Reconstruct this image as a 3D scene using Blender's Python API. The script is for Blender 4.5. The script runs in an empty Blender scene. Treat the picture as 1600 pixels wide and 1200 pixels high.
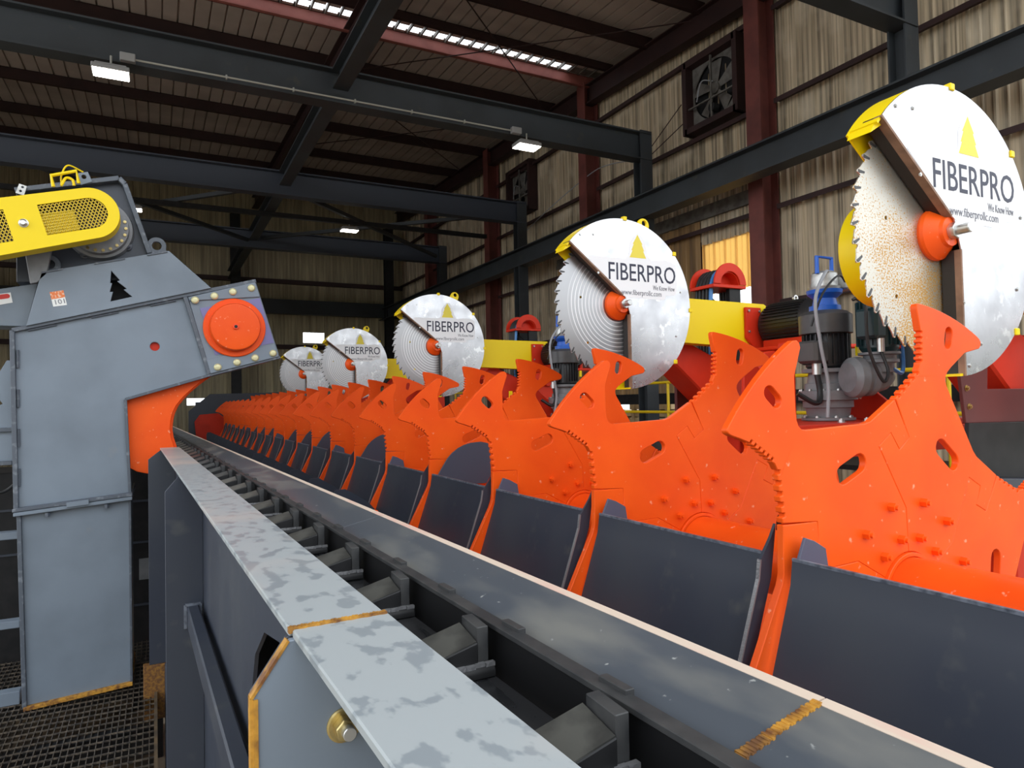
import bpy, bmesh, math, random
from math import sin, cos, pi, radians, sqrt, atan2
from mathutils import Vector, Matrix
from mathutils.geometry import tessellate_polygon

random.seed(7)
scene = bpy.context.scene
col = scene.collection
# All coordinates below are metres measured from the camera's lens (x to the right of the log deck, y along the deck, z up);
# the whole scene is lifted by LIFT at the end so that the mill floor lies at z = 0.
LIFT = 3.4

# ------------------------------------------------------------------ camera
FPX, VPX, VPY, ROLL = 1067.0, 243.0, 639.0, 0.02
def camera():
    dy = Vector(((VPX-800)/FPX, (VPY-600)/FPX, 1.0)).normalized()
    s, c = sin(ROLL), cos(ROLL)
    k = (s*dy.x + c*dy.y)/dy.z
    up = Vector((-s, -c, k)).normalized()
    dx = dy.cross(up)
    rows = [Vector((dx[i], dy[i], up[i])) for i in range(3)]      # camera right, down, forward in the world
    m = Matrix((rows[0], -rows[1], -rows[2])).transposed().to_4x4()
    cam = bpy.data.cameras.new('camera'); o = bpy.data.objects.new('camera', cam); col.objects.link(o)
    o.matrix_world = m
    cam.sensor_fit = 'HORIZONTAL'; cam.sensor_width = 36.0; cam.lens = FPX*36/1600
    cam.clip_start = 0.02; cam.clip_end = 300
    scene.camera = o
camera()

# ------------------------------------------------------------------ light
w = bpy.data.worlds.new('overcast_sky'); scene.world = w; w.use_nodes = True
bg = w.node_tree.nodes['Background']
bg.inputs[0].default_value = (0.90, 0.95, 1.0, 1); bg.inputs[1].default_value = 2.6
vs = scene.view_settings
vs.view_transform = 'Standard'; vs.look = 'None'; vs.exposure = 0.0; vs.gamma = 1.0; vs.use_curve_mapping = False
scene.cycles.max_bounces = 8; scene.cycles.diffuse_bounces = 5; scene.cycles.glossy_bounces = 4
scene.cycles.sample_clamp_indirect = 6.0

# ------------------------------------------------------------------ materials
def srgb(r, g, b):
    f = lambda v: v/12.92 if v <= .04045 else ((v+.055)/1.055)**2.4
    return tuple(f(v/255.) for v in (r, g, b))
def mat(name, c, rough=.5, metal=0., c2=None, scale=4., lo=.4, hi=.65, stretch=(1, 1, 1), detail=5., bump=0., bscale=60., rough2=None, coat=0., spec=.5,
        c3=None, scale3=30., lo3=.62, hi3=.7):
    m = bpy.data.materials.new(name); m.use_nodes = True
    nt = m.node_tree; N = nt.nodes; L = nt.links; b = N['Principled BSDF']
    b.inputs['Base Color'].default_value = (*c, 1); b.inputs['Roughness'].default_value = rough; b.inputs['Metallic'].default_value = metal
    b.inputs['Specular IOR Level'].default_value = spec
    if coat: b.inputs['Coat Weight'].default_value = coat; b.inputs['Coat Roughness'].default_value = .12
    tc = None
    def noise(sc, det, st):
        nonlocal tc
        if tc is None: tc = N.new('ShaderNodeTexCoord')
        mp = N.new('ShaderNodeMapping'); mp.inputs['Scale'].default_value = st
        L.new(tc.outputs['Object'], mp.inputs['Vector'])
        n = N.new('ShaderNodeTexNoise'); n.inputs['Scale'].default_value = sc; n.inputs['Detail'].default_value = det
        L.new(mp.outputs[0], n.inputs['Vector']); return n
    def ramp(n, lo, hi):
        r = N.new('ShaderNodeMapRange'); r.inputs['From Min'].default_value = lo; r.inputs['From Max'].default_value = hi
        L.new(n.outputs['Fac'], r.inputs['Value']); return r
    last = None
    if c2 is not None:
        r = ramp(noise(scale, detail, stretch), lo, hi)
        mx = N.new('ShaderNodeMix'); mx.data_type = 'RGBA'
        mx.inputs[6].default_value = (*c, 1); mx.inputs[7].default_value = (*c2, 1)
        L.new(r.outputs[0], mx.inputs[0]); last = mx.outputs[2]
        if rough2 is not None:
            rr = N.new('ShaderNodeMapRange'); rr.inputs['To Min'].default_value = rough; rr.inputs['To Max'].default_value = rough2
            L.new(r.outputs[0], rr.inputs['Value']); L.new(rr.outputs[0], b.inputs['Roughness'])
    if c3 is not None:
        r = ramp(noise(scale3, 3., (1, 1, 1)), lo3, hi3)
        mx = N.new('ShaderNodeMix'); mx.data_type = 'RGBA'; mx.inputs[6].default_value = (*c, 1); mx.inputs[7].default_value = (*c3, 1)
        if last is not None: L.new(last, mx.inputs[6])
        L.new(r.outputs[0], mx.inputs[0]); last = mx.outputs[2]
    if last is not None: L.new(last, b.inputs['Base Color'])
    if bump:
        n = noise(bscale, 3., (1, 1, 1)); bp = N.new('ShaderNodeBump'); bp.inputs['Strength'].default_value = bump; bp.inputs['Distance'].default_value = .004
        L.new(n.outputs['Fac'], bp.inputs['Height']); L.new(bp.outputs[0], b.inputs['Normal'])
    return m
def emit(name, c, s):
    m = bpy.data.materials.new(name); m.use_nodes = True; nt = m.node_tree; nt.nodes.remove(nt.nodes['Principled BSDF'])
    e = nt.nodes.new('ShaderNodeEmission'); e.inputs[0].default_value = (*c, 1); e.inputs[1].default_value = s
    nt.links.new(e.outputs[0], nt.nodes['Material Output'].inputs[0]); return m
M = {}
M['orange'] = mat('orange_paint', (.92, .108, .008), .40, c2=(.84, .080, .006), scale=2.2, spec=.24, c3=(.92, .30, .17), scale3=30., lo3=.67, hi3=.75)
M['orange_edge'] = mat('orange_edge_paint', (.86, .065, .009), .42)
M['red'] = mat('red_paint', (.66, .034, .010), .45, c2=(.55, .026, .008), scale=3., spec=.25)
M['dark'] = mat('slate_grey_paint', (.034, .041, .060), .38, c2=(.042, .049, .064), scale=1.6, c3=(.075, .08, .085), scale3=9., lo3=.64, hi3=.85, rough2=.5)
M['dark_edge'] = mat('worn_slate_edge', (.16, .18, .22), .5, c2=(.05, .06, .08), scale=30.)
M['grey'] = mat('blue_grey_paint', (.190, .230, .280), .36, c2=(.150, .182, .222), scale=1.8, rough2=.5, c3=(.2, .215, .235), scale3=7., lo3=.66, hi3=.9)
M['grey_edge'] = mat('blue_grey_weld_edge', (.085, .1, .125), .45, c2=(.22, .24, .27), scale=22., lo=.55, hi=.75)
M['lilac'] = mat('lilac_grey_paint', (.175, .165, .36), .45)
M['slate_plate'] = mat('slate_blue_plate', (.055, .066, .095), .42)
M['pale_grey'] = mat('pale_slate_fin', (.080, .088, .135), .5)
M['rail_top'] = mat('rail_worn_grey_warm_reflection', (.36, .39, .40), .40, c2=(.25, .28, .30), scale=34., lo=.54, hi=.60, stretch=(1, .6, 1), detail=3., rough2=.33, c3=(.50, .44, .40), scale3=1.6, lo3=.48, hi3=.64)  # dark stains, then cream blotches painted in for the warm reflection
M['slide'] = mat('slide_scuffed_grey', (.068, .078, .093), .36, c2=(.155, .155, .145), scale=8., lo=.47, hi=.66, stretch=(1, .35, 1), rough2=.5, c3=(.33, .34, .33), scale3=60., lo3=.70, hi3=.76)
M['cream'] = mat('bare_worn_edge', (.62, .50, .40), .6, c2=(.66, .33, .28), scale=14., lo=.55, hi=.7, stretch=(1, .2, 1))
M['rust'] = mat('golden_rust_weld', (.55, .27, .03), .6, c2=(.16, .06, .015), scale=35., bump=.5)
M['bolt_gold'] = mat('yellow_zinc', (.55, .44, .20), .3, metal=.9, c2=(.35, .25, .1), scale=25.)
M['zinc'] = mat('zinc_steel', (.58, .58, .56), .32, metal=.9)
M['pale_bolt'] = mat('pale_yellow_bolt', (.62, .58, .34), .4, metal=.35)
M['black'] = mat('black_steel', (.012, .012, .013), .5, c2=(.020, .019, .020), scale=8., spec=.3)
M['chain'] = mat('dark_chain_steel', (.010, .010, .011), .5, c2=(.018, .018, .019), scale=15., spec=.3)
M['pan'] = mat('oily_black_pan', (.008, .008, .009), .6, spec=.25)
M['pan_floor'] = mat('polished_dark_pan', (.016, .017, .019), .22, c2=(.03, .03, .032), scale=6., stretch=(6, .5, 1), rough2=.4)
M['rust_brown'] = mat('brown_rust_weld', (.13, .055, .018), .7, c2=(.28, .13, .02), scale=60., bump=.4)
M['wedge_top'] = mat('burnished_flight_steel', (.105, .105, .095), .34, metal=.3, c2=(.05, .05, .047), scale=20.)
M['post_steel'] = mat('dark_post_steel', (.028, .029, .031), .5, c2=(.05, .05, .05), scale=20., spec=.3)
M['weld'] = mat('bright_weld_bead', (.30, .30, .31), .4, metal=.6, bump=.6, bscale=140.)
M['yellow'] = mat('safety_yellow_paint', (.90, .66, .005), .40, spec=.3)
M['yellow_rail'] = mat('yellow_rail_paint', (.80, .55, .01), .4)
M['mesh_y'] = mat('yellow_expanded_metal', (.72, .50, .02), .45)
M['alu'] = mat('brushed_aluminium', (.62, .62, .635), .26, metal=.95, c2=(.50, .50, .52), scale=5., lo=.4, hi=.7, rough2=.38, c3=(.80, .80, .80), scale3=9., lo3=.60, hi3=.66)
M['alu_edge'] = mat('wood_brown_guard_edge', (.27, .15, .09), .6, c2=(.18, .1, .06), scale=12.)
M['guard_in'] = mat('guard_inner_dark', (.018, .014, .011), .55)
M['decal'] = mat('decal_white_vinyl', (.86, .86, .87), .45)
M['ink'] = mat('decal_navy_ink', (.02, .022, .05), .5)
M['ink_grey'] = mat('decal_grey_ink', (.16, .16, .19), .5)
M['decal_yellow'] = mat('decal_yellow_ink', (.80, .66, .06), .5)
M['motor_black'] = mat('motor_black_paint', (.016, .016, .018), .42)
M['motor_grey'] = mat('motor_dark_grey', (.055, .055, .058), .4, c2=(.075, .072, .07), scale=6.)
M['motor_green'] = mat('motor_dark_green', (.010, .032, .036), .38)
M['gear_grey'] = mat('gearbox_grey', (.21, .215, .225), .42, c2=(.16, .165, .175), scale=9.)
M['silver'] = mat('cast_aluminium', (.55, .55, .53), .4, metal=.7, c2=(.4, .4, .38), scale=20.)
M['blue'] = mat('blue_paint', (.012, .11, .52), .4)
M['blue_hose'] = mat('light_blue_hose', (.05, .20, .50), .35)
M['rubber'] = mat('black_rubber', (.012, .012, .013), .5)
M['cable_grey'] = mat('grey_cable', (.3, .31, .33), .45)
M['white'] = mat('white_label', (.8, .8, .78), .5)
M['sign_red'] = mat('label_red', (.6, .03, .02), .5)
M['sign_orange'] = mat('label_orange', (.75, .18, .04), .5, c2=(.8, .5, .35), scale=60., lo=.5, hi=.6)
M['maroon'] = mat('maroon_primer', (.17, .045, .036), .6, c2=(.12, .033, .028), scale=3.)
M['maroon_dk'] = mat('dark_maroon_primer', (.036, .013, .012), .65, c2=(.024, .009, .009), scale=2.)
M['maroon_pl'] = mat('maroon_plate', (.12, .022, .020), .5, c2=(.09, .016, .016), scale=2.)
M['pink'] = mat('slot_lit_red_primer', (.34, .105, .085), .6, c2=(.27, .08, .065), scale=3.)  # light from the roof slot on a dark red purlin, put into the colour
M['steel'] = mat('charcoal_beam_paint', (.036, .043, .050), .55, c2=(.026, .030, .034), scale=1.2, c3=(.07, .066, .05), scale3=4., lo3=.66, hi3=.85)
M['steel_b'] = mat('blue_charcoal_beam_paint', (.036, .044, .062), .5)
M['clad'] = mat('dirty_beige_cladding', (.62, .50, .34), .55, c2=(.16, .128, .088), scale=1.0, lo=.40, hi=.66, stretch=(1, 15., .25), detail=6., c3=(.70, .60, .45), scale3=1.1, lo3=.5, hi3=.8)
M['clad_low'] = mat('warm_light_cladding', (.40, .24, .10), .55, c2=(.16, .095, .045), scale=1.0, lo=.38, hi=.68, stretch=(1, 6., .3), detail=6.)  # warm light on the lower wall, painted in as brown
M['clad_far'] = mat('dirty_far_cladding', (.55, .47, .30), .6, c2=(.24, .20, .135), scale=1.0, lo=.35, hi=.7, stretch=(5., 1, .3), detail=6.)
M['roof'] = mat('grimy_roof_sheet', (.50, .425, .38), .55, c2=(.34, .28, .245), scale=.8, lo=.4, hi=.65, stretch=(.5, .8, 1), detail=3.)
M['concrete'] = mat('dusty_mill_floor', (.36, .30, .22), .9, c2=(.24, .20, .15), scale=1.5)
M['bank'] = mat('added_bank_green', (.045, .055, .03), .95, c2=(.09, .075, .05), scale=.3)
M['yard'] = mat('pale_gravel_yard', (.42, .37, .30), .95, c2=(.28, .26, .22), scale=.8)
M['grate'] = mat('grating_steel', (.06, .052, .045), .4, metal=.3, c2=(.20, .16, .12), scale=40.)
M['dirt'] = mat('sawdust_brown', (.13, .085, .04), .9, c2=(.03, .025, .02), scale=5.)
M['lamp'] = emit('led_lamp_glow', (1., .97, .86), 22.)
M['lamp_body'] = mat('lamp_grey_housing', (.3, .3, .3), .5)
M['conduit'] = mat('galvanised_conduit', (.42, .42, .38), .45, metal=.3)
M['lumber'] = mat('pale_lumber', (.50, .38, .22), .7, c2=(.36, .26, .14), scale=3.)
M['fan_dull'] = mat('dusty_fan_metal', (.16, .15, .135), .6, c2=(.09, .08, .07), scale=6.)
# saw blade steel: turned rings about the arbor axis
def blade_mat(name, specks):
    m = mat(name, (.66, .66, .67), .28, metal=.92)
    nt = m.node_tree; N = nt.nodes; L = nt.links; b = N['Principled BSDF']
    tc = N.new('ShaderNodeTexCoord')
    if specks:
        n = N.new('ShaderNodeTexNoise'); n.inputs['Scale'].default_value = 110.; n.inputs['Detail'].default_value = 4.
        n2 = N.new('ShaderNodeTexNoise'); n2.inputs['Scale'].default_value = 3.; n2.inputs['Detail'].default_value = 2.
        L.new(tc.outputs['Object'], n.inputs['Vector']); L.new(tc.outputs['Object'], n2.inputs['Vector'])
        ad = N.new('ShaderNodeMath'); ad.operation = 'MULTIPLY_ADD'; ad.inputs[1].default_value = .45
        L.new(n2.outputs['Fac'], ad.inputs[0]); L.new(n.outputs['Fac'], ad.inputs[2])
        r = N.new('ShaderNodeMapRange'); r.inputs['From Min'].default_value = .775; r.inputs['From Max'].default_value = .84
        L.new(ad.outputs[0], r.inputs['Value'])
        mx = N.new('ShaderNodeMix'); mx.data_type = 'RGBA'; mx.inputs[6].default_value = (.60, .57, .50, 1); mx.inputs[7].default_value = (.50, .26, .03, 1)
        L.new(r.outputs[0], mx.inputs[0]); L.new(mx.outputs[2], b.inputs['Base Color'])
        inv = N.new('ShaderNodeMapRange'); inv.inputs['To Min'].default_value = .8; inv.inputs['To Max'].default_value = .05
        L.new(r.outputs[0], inv.inputs['Value']); L.new(inv.outputs[0], b.inputs['Metallic'])
        b.inputs['Roughness'].default_value = .4
    else:
        ln = N.new('ShaderNodeVectorMath'); ln.operation = 'MULTIPLY'; ln.inputs[1].default_value = (1, 0, 1)
        L.new(tc.outputs['Object'], ln.inputs[0])
        le = N.new('ShaderNodeVectorMath'); le.operation = 'LENGTH'; L.new(ln.outputs[0], le.inputs[0])
        mu = N.new('ShaderNodeMath'); mu.operation = 'MULTIPLY'; mu.inputs[1].default_value = 2*pi/.034; L.new(le.outputs['Value'], mu.inputs[0])
        sn = N.new('ShaderNodeMath'); sn.operation = 'SINE'; L.new(mu.outputs[0], sn.inputs[0])
        lim = N.new('ShaderNodeMapRange'); lim.inputs['From Min'].default_value = .50; lim.inputs['From Max'].default_value = .46; L.new(le.outputs['Value'], lim.inputs['Value'])
        r = N.new('ShaderNodeMapRange'); r.inputs['From Min'].default_value = .55; r.inputs['From Max'].default_value = .98; L.new(sn.outputs[0], r.inputs['Value'])
        f = N.new('ShaderNodeMath'); f.operation = 'MULTIPLY'; L.new(r.outputs[0], f.inputs[0]); L.new(lim.outputs[0], f.inputs[1])
        mx = N.new('ShaderNodeMix'); mx.data_type = 'RGBA'; mx.inputs[6].default_value = (.42, .42, .43, 1); mx.inputs[7].default_value = (.85, .85, .85, 1)
        L.new(f.outputs[0], mx.inputs[0]); L.new(mx.outputs[2], b.inputs['Base Color'])
        rr = N.new('ShaderNodeMapRange'); rr.inputs['To Min'].default_value = .33; rr.inputs['To Max'].default_value = .55; L.new(f.outputs[0], rr.inputs['Value']); L.new(rr.outputs[0], b.inputs['Roughness'])
    return m
M['blade'] = blade_mat('turned_saw_steel', False)
M['blade_rust'] = blade_mat('pitch_speckled_saw_steel', True)
def translucent(name, c, k):
    m = mat(name, c, .5); nt = m.node_tree; N = nt.nodes; b = N['Principled BSDF']
    t = N.new('ShaderNodeBsdfTranslucent'); t.inputs[0].default_value = (*c, 1)
    mx = N.new('ShaderNodeMixShader'); mx.inputs[0].default_value = k
    nt.links.new(b.outputs[0], mx.inputs[1]); nt.links.new(t.outputs[0], mx.inputs[2]); nt.links.new(mx.outputs[0], N['Material Output'].inputs[0]); return m
M['fibreglass'] = translucent('amber_fibreglass', (.95, .72, .36), .85)

# ------------------------------------------------------------------ mesh helpers
class MB:
    """collects shapes; build() links them as one mesh object"""
    def __init__(s): s.v = []; s.f = []; s.mi = []; s.cur = 0
    def add(s, vs, fs):
        o = len(s.v); s.v += [tuple(p) for p in vs]; s.f += [tuple(i+o for i in f) for f in fs]; s.mi += [s.cur]*len(fs); return s
    def box(s, x0, x1, y0, y1, z0, z1):
        return s.add([(x0,y0,z0),(x1,y0,z0),(x1,y1,z0),(x0,y1,z0),(x0,y0,z1),(x1,y0,z1),(x1,y1,z1),(x0,y1,z1)],
                     [(0,3,2,1),(4,5,6,7),(0,1,5,4),(1,2,6,5),(2,3,7,6),(3,0,4,7)])
    def bar(s, a, b, w, h, up=(0, 0, 1)):
        a, b = Vector(a), Vector(b); d = (b-a).normalized(); u = Vector(up)
        if abs(d.dot(u)) > .98: u = Vector((1, 0, 0))
        r = d.cross(u).normalized(); u = r.cross(d)
        vs = [p + r*sx*w/2 + u*sz*h/2 for p in (a, b) for sx, sz in ((-1,-1),(1,-1),(1,1),(-1,1))]
        return s.add(vs, [(3,2,1,0),(4,5,6,7),(0,1,5,4),(1,2,6,5),(2,3,7,6),(3,0,4,7)])
    def cyl(s, a, b, r, n=16, r2=None):
        a, b = Vector(a), Vector(b); d = (b-a).normalized(); r2 = r if r2 is None else r2
        u = d.orthogonal().normalized(); v = d.cross(u)
        vs = [a + (u*cos(2*pi*i/n)+v*sin(2*pi*i/n))*r for i in range(n)] + [b + (u*cos(2*pi*i/n)+v*sin(2*pi*i/n))*r2 for i in range(n)]
        return s.add(vs, [tuple(range(n))[::-1], tuple(range(n, 2*n))] + [(i, (i+1) % n, n+(i+1) % n, n+i) for i in range(n)])
    def lathe(s, o, d, prof, n=24):
        """prof: (distance along d, radius) pairs"""
        o, d = Vector(o), Vector(d).normalized(); u = d.orthogonal().normalized(); v = d.cross(u); k = len(prof)
        vs = [o + d*t + (u*cos(2*pi*i/n)+v*sin(2*pi*i/n))*max(r, 1e-4) for t, r in prof for i in range(n)]
        fs = [(j*n+i, j*n+(i+1) % n, (j+1)*n+(i+1) % n, (j+1)*n+i) for j in range(k-1) for i in range(n)]
        fs += [tuple(range(n))[::-1], tuple(range((k-1)*n, k*n))]
        return s.add(vs, fs)
    def tube(s, pts, r, n=8):
        pts = [Vector(p) for p in pts]; k = len(pts); vs = []; u = None
        for i, p in enumerate(pts):
            d = (pts[min(i+1, k-1)] - pts[max(i-1, 0)]).normalized()
            u = d.orthogonal().normalized() if u is None else (u - d*u.dot(d)).normalized()
            v = d.cross(u); vs += [p + (u*cos(2*pi*j/n)+v*sin(2*pi*j/n))*r for j in range(n)]
        fs = [(j*n+i, j*n+(i+1) % n, (j+1)*n+(i+1) % n, (j+1)*n+i) for j in range(k-1) for i in range(n)]
        fs += [tuple(range(n))[::-1], tuple(range((k-1)*n, k*n))]
        return s.add(vs, fs)
    def prism(s, outer, a, b, axis='Y', holes=()):
        """outline extruded along an axis: Y -> (x, z), X -> (y, z), Z -> (x, y)"""
        loops = [list(outer)] + [list(h) for h in holes]
        tris = tessellate_polygon([[Vector((p[0], p[1], 0)) for p in l] for l in loops])
        flat = [p for l in loops for p in l]; n = len(flat)
        mp = {'Y': lambda p, w: (p[0], w, p[1]), 'X': lambda p, w: (w, p[0], p[1]), 'Z': lambda p, w: (p[0], p[1], w)}[axis]
        vs = [mp(p, a) for p in flat] + [mp(p, b) for p in flat]
        fs = [tuple(t) for t in tris] + [tuple(i+n for i in t)[::-1] for t in tris]
        o = 0
        for l in loops:
            k = len(l); fs += [(o+i, o+(i+1) % k, n+o+(i+1) % k, n+o+i) for i in range(k)]; o += k
        return s.add(vs, fs)
    def ibeam(s, a, b, w, h, tf=.025, tw=.02, up=(0, 0, 1)):
        """an I section; a and b are the centres of its ends"""
        a, b, u = Vector(a), Vector(b), Vector(up)
        if abs((b-a).normalized().dot(u)) > .98: u = Vector((0, 1, 0))
        s.bar(a+u*(h/2-tf/2), b+u*(h/2-tf/2), w, tf, up); s.bar(a-u*(h/2-tf/2), b-u*(h/2-tf/2), w, tf, up)
        return s.bar(a, b, tw, h-2*tf, up)
    def build(s, name, m, parent=None, bevel=0., seg=1, local=False, ang=40., props=None):
        me = bpy.data.meshes.new(name); bm = bmesh.new()
        off = Vector((0, 0, 0))
        if not local:
            q = parent
            while q is not None: off += q.location; q = q.parent
        bv = [bm.verts.new(Vector(p)-off) for p in s.v]
        for f, k in zip(s.f, s.mi):
            try: bm.faces.new([bv[i] for i in f]).material_index = k
            except ValueError: pass
        bmesh.ops.remove_doubles(bm, verts=bm.verts, dist=1e-6)
        bmesh.ops.recalc_face_normals(bm, faces=bm.faces)
        if bevel:
            es = [e for e in bm.edges if len(e.link_faces) == 2 and e.calc_face_angle(0) > radians(ang)]
            bmesh.ops.bevel(bm, geom=es, offset=bevel, offset_type='OFFSET', segments=seg, affect='EDGES', clamp_overlap=True, profile=.5)
        bm.to_mesh(me); bm.free()
        for p in me.polygons: p.use_smooth = True
        me.set_sharp_from_angle(angle=radians(32))
        for x in (m if isinstance(m, (list, tuple)) else [m]): me.materials.append(M[x])
        o = bpy.data.objects.new(name, me); col.objects.link(o); o.parent = parent
        if props: tag(o, *props)
        return o
def tag(o, label, cat, group=None, kind=None):
    o['label'] = label; o['category'] = cat
    if group: o['group'] = group
    if kind: o['kind'] = kind
    return o
def thing(name, label, cat, loc=(0, 0, 0), group=None, kind=None):
    o = bpy.data.objects.new(name, None); col.objects.link(o); o.location = loc; o.empty_display_size = .1
    return tag(o, label, cat, group, kind)
def share(src, parent, loc=(0, 0, 0), rot=None, scale=None):
    c = src.copy(); col.objects.link(c); c.parent = parent; c.location = loc
    if rot: c.rotation_euler = rot
    if scale: c.scale = scale
    return c
def copy_tree(o, parent=None):
    c = o.copy(); col.objects.link(c); c.parent = parent
    for ch in [x for x in o.children]: copy_tree(ch, c)
    return c
def arc(cx, cy, r, a0, a1, n):
    return [(cx+r*cos(radians(a0+(a1-a0)*i/n)), cy+r*sin(radians(a0+(a1-a0)*i/n))) for i in range(n+1)]
def circle(cx, cy, r, n=24): return [(cx+r*cos(2*pi*i/n), cy+r*sin(2*pi*i/n)) for i in range(n)]
def slot(cx, cy, half, r, ang, n=6):
    c, s_ = cos(radians(ang)), sin(radians(ang)); l = half-r
    return arc(cx+c*l, cy+s_*l, r, ang-90, ang+90, n) + arc(cx-c*l, cy-s_*l, r, ang+90, ang+270, n)
def rot2(p, deg):
    c, s_ = cos(radians(deg)), sin(radians(deg)); return (p[0]*c-p[1]*s_, p[0]*s_+p[1]*c)
def bez(pts, n=14):
    """smooth path through points (Catmull-Rom)"""
    P = [Vector(p) for p in pts]; P = [P[0]*2-P[1]] + P + [P[-1]*2-P[-2]]; out = []
    for i in range(1, len(P)-2):
        for k in range(n):
            t = k/n; a, b, c, d = P[i-1], P[i], P[i+1], P[i+2]
            out.append(.5*((2*b)+(c-a)*t+(2*a-5*b+4*c-d)*t*t+(3*b-a-3*c+d)*t**3))
    return out+[P[-2]]
_hexes = {}
def hex_bolt(parent, p, d, r=.018, h=.012, m='zinc', name='bolt', washer=True):
    """hex head standing on a face at p, pointing along d"""
    key = (round(r, 4), round(h, 4), m, washer)
    if key not in _hexes:
        b = MB()
        if washer: b.cyl((0, 0, 0), (0, 0, h*.25), r*1.35, 14)
        b.cyl((0, 0, h*.2 if washer else 0), (0, 0, h), r, 6).cyl((0, 0, h*.9), (0, 0, h*1.35), r*.5, 8)
        o = b.build(name, m, None, local=True); _hexes[key] = o.data; bpy.data.objects.remove(o)
    o = bpy.data.objects.new(name, _hexes[key]); col.objects.link(o); o.parent = parent
    off = Vector((0, 0, 0)); q = parent
    while q is not None: off += q.location; q = q.parent
    o.location = Vector(p)-off; o.rotation_euler = Vector(d).to_track_quat('Z', 'Y').to_euler(); return o
ORD = ['nearest', 'second', 'third', 'fourth', 'fifth', 'sixth', 'seventh', 'eighth', 'ninth', 'tenth', 'eleventh', 'twelfth', 'thirteenth', 'fourteenth',
       'fifteenth', 'sixteenth', 'seventeenth', 'eighteenth', 'nineteenth', 'twentieth', 'twenty-first', 'twenty-second']
# ================================================================== THE BUILDING
ROOF0, RS = 7.76, .0455                      # roof sheet height at y = 0 and its rise per metre
FLOOR = -LIFT
XW, YF, XL = 10.3, 30.5, -9.0                # right wall, far wall, left wall
YN = 2.6                                     # where the cladding of the right wall starts (open mill front before it)
roofz = lambda y: ROOF0 + RS*y

MB().box(XL, XW+.3, -6, YF+.3, FLOOR-.2, FLOOR).build('floor', 'concrete', props=('dark concrete mill floor under the log deck', 'floor', None, 'structure'))
g = MB().box(-60, 70, -60, -6, FLOOR-.3, FLOOR-.02).box(XW+.3, 70, -6, 60, FLOOR-.3, FLOOR-.02).box(-60, XL, -6, 60, FLOOR-.3, FLOOR-.02)
g.box(XL, XW+.3, YF+.3, 60, FLOOR-.3, FLOOR-.02)
bk = [(0, 0), (9, 8.5), (14, 11.0), (20, 11.5), (40, 0)]
g2 = MB()
for i_ in range(4):
    (a0, h0), (a1, h1) = bk[i_], bk[i_+1]
    g2.add([(-70, -42-a0, FLOOR+h0-.3), (90, -42-a0, FLOOR+h0-.3), (90, -42-a1, FLOOR+h1-.3), (-70, -42-a1, FLOOR+h1-.3)], [(0, 1, 2, 3)])
    g2.add([(60+a0, -42, FLOOR+h0-.3), (60+a0, 60, FLOOR+h0-.3), (60+a1, 60, FLOOR+h1-.3), (60+a1, -42, FLOOR+h1-.3)], [(0, 1, 2, 3)])
g2.build('added_bank', 'bank', props=('added unseen earth bank that darkens the lower reflections in the saw guards', 'bank', None, 'structure'))  # added out of view to darken the lower half of the guard reflections
g.build('ground', 'yard', props=('pale gravel yard outside the mill', 'ground', None, 'structure'))

def sheet_profile(width, ribs, h=.040, t=.004, minor=True):
    """one cladding sheet across its width: (u, out) upper line then back along the lower line"""
    p = []; s = width/ribs
    for i in range(ribs):
        o = i*s
        if not minor: p += [(o, 0), (o+s*.86, 0), (o+s*.89, h), (o+s*.97, h)]; continue
        p += [(o, 0), (o+s*.36, 0), (o+s*.40, h*.3), (o+s*.46, h*.3), (o+s*.50, 0), (o+s*.80, 0), (o+s*.86, h), (o+s*.95, h)]
    p.append((width, 0))
    return p + [(u, v-t) for u, v in reversed(p)]
_sheets = {}
def wall_sheet(parent, along, at, u0, width, z0, z1, ribs, m, off=0., flip=1, name='cladding_panel'):
    """vertical corrugated panel on a wall: along 'Y' (wall at x=at) or 'X' (wall at y=at)"""
    key = (along, round(width, 3), round(z1-z0, 3), ribs, m, flip)
    if key not in _sheets:
        b = MB(); pr = sheet_profile(width+.012, ribs); n = len(pr)
        if along == 'Y': vs = [(-v*flip, u, z) for z in (0, z1-z0) for u, v in pr]
        else: vs = [(u, -v*flip, z) for z in (0, z1-z0) for u, v in pr]
        b.add(vs, [(i, (i+1) % n, n+(i+1) % n, n+i) for i in range(n)])
        o = b.build(name, m, None, local=True); _sheets[key] = o.data; bpy.data.objects.remove(o)
    o = bpy.data.objects.new(name, _sheets[key]); col.objects.link(o); o.parent = parent
    o.location = ((at+off, u0, z0) if along == 'Y' else (u0, at+off, z0)); return o

# right wall: sheets between the bays, an amber fibreglass light with an opening below it, low opening behind the deck
wr = thing('wall_right', 'corrugated beige metal wall with dark vertical streaks on the right', 'wall', kind='structure')
def zone(y0, y1, z0, z1, n, m='clad', off=0., ribs=3):
    wdt = (y1-y0)/n
    for i in range(n): wall_sheet(wr, 'Y', XW, y0+i*wdt, wdt, z0, z1, ribs, m, off)
zone(YN, 9.3, FLOOR, roofz(9.3)+.06, 7)
zone(9.3, 10.85, 3.2, roofz(10.85)+.06, 2); zone(9.3, 10.85, FLOOR, .36, 2)
zone(10.85, 16.6, .10, roofz(16.6)+.06, 6)
zone(16.6, 23.5, FLOOR, roofz(23.5)+.06, 7); zone(23.5, YF, FLOOR, roofz(YF)+.06, 7)
zone(10.87, 16.58, .12, 3.75, 6, 'clad_low', -.05)  # extra layer of sheets whose brown imitates warm light
wall_sheet(wr, 'Y', XW, 9.32, 1.5, 2.15, 3.22, 5, 'fibreglass', -.02, name='translucent_panel')
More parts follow.
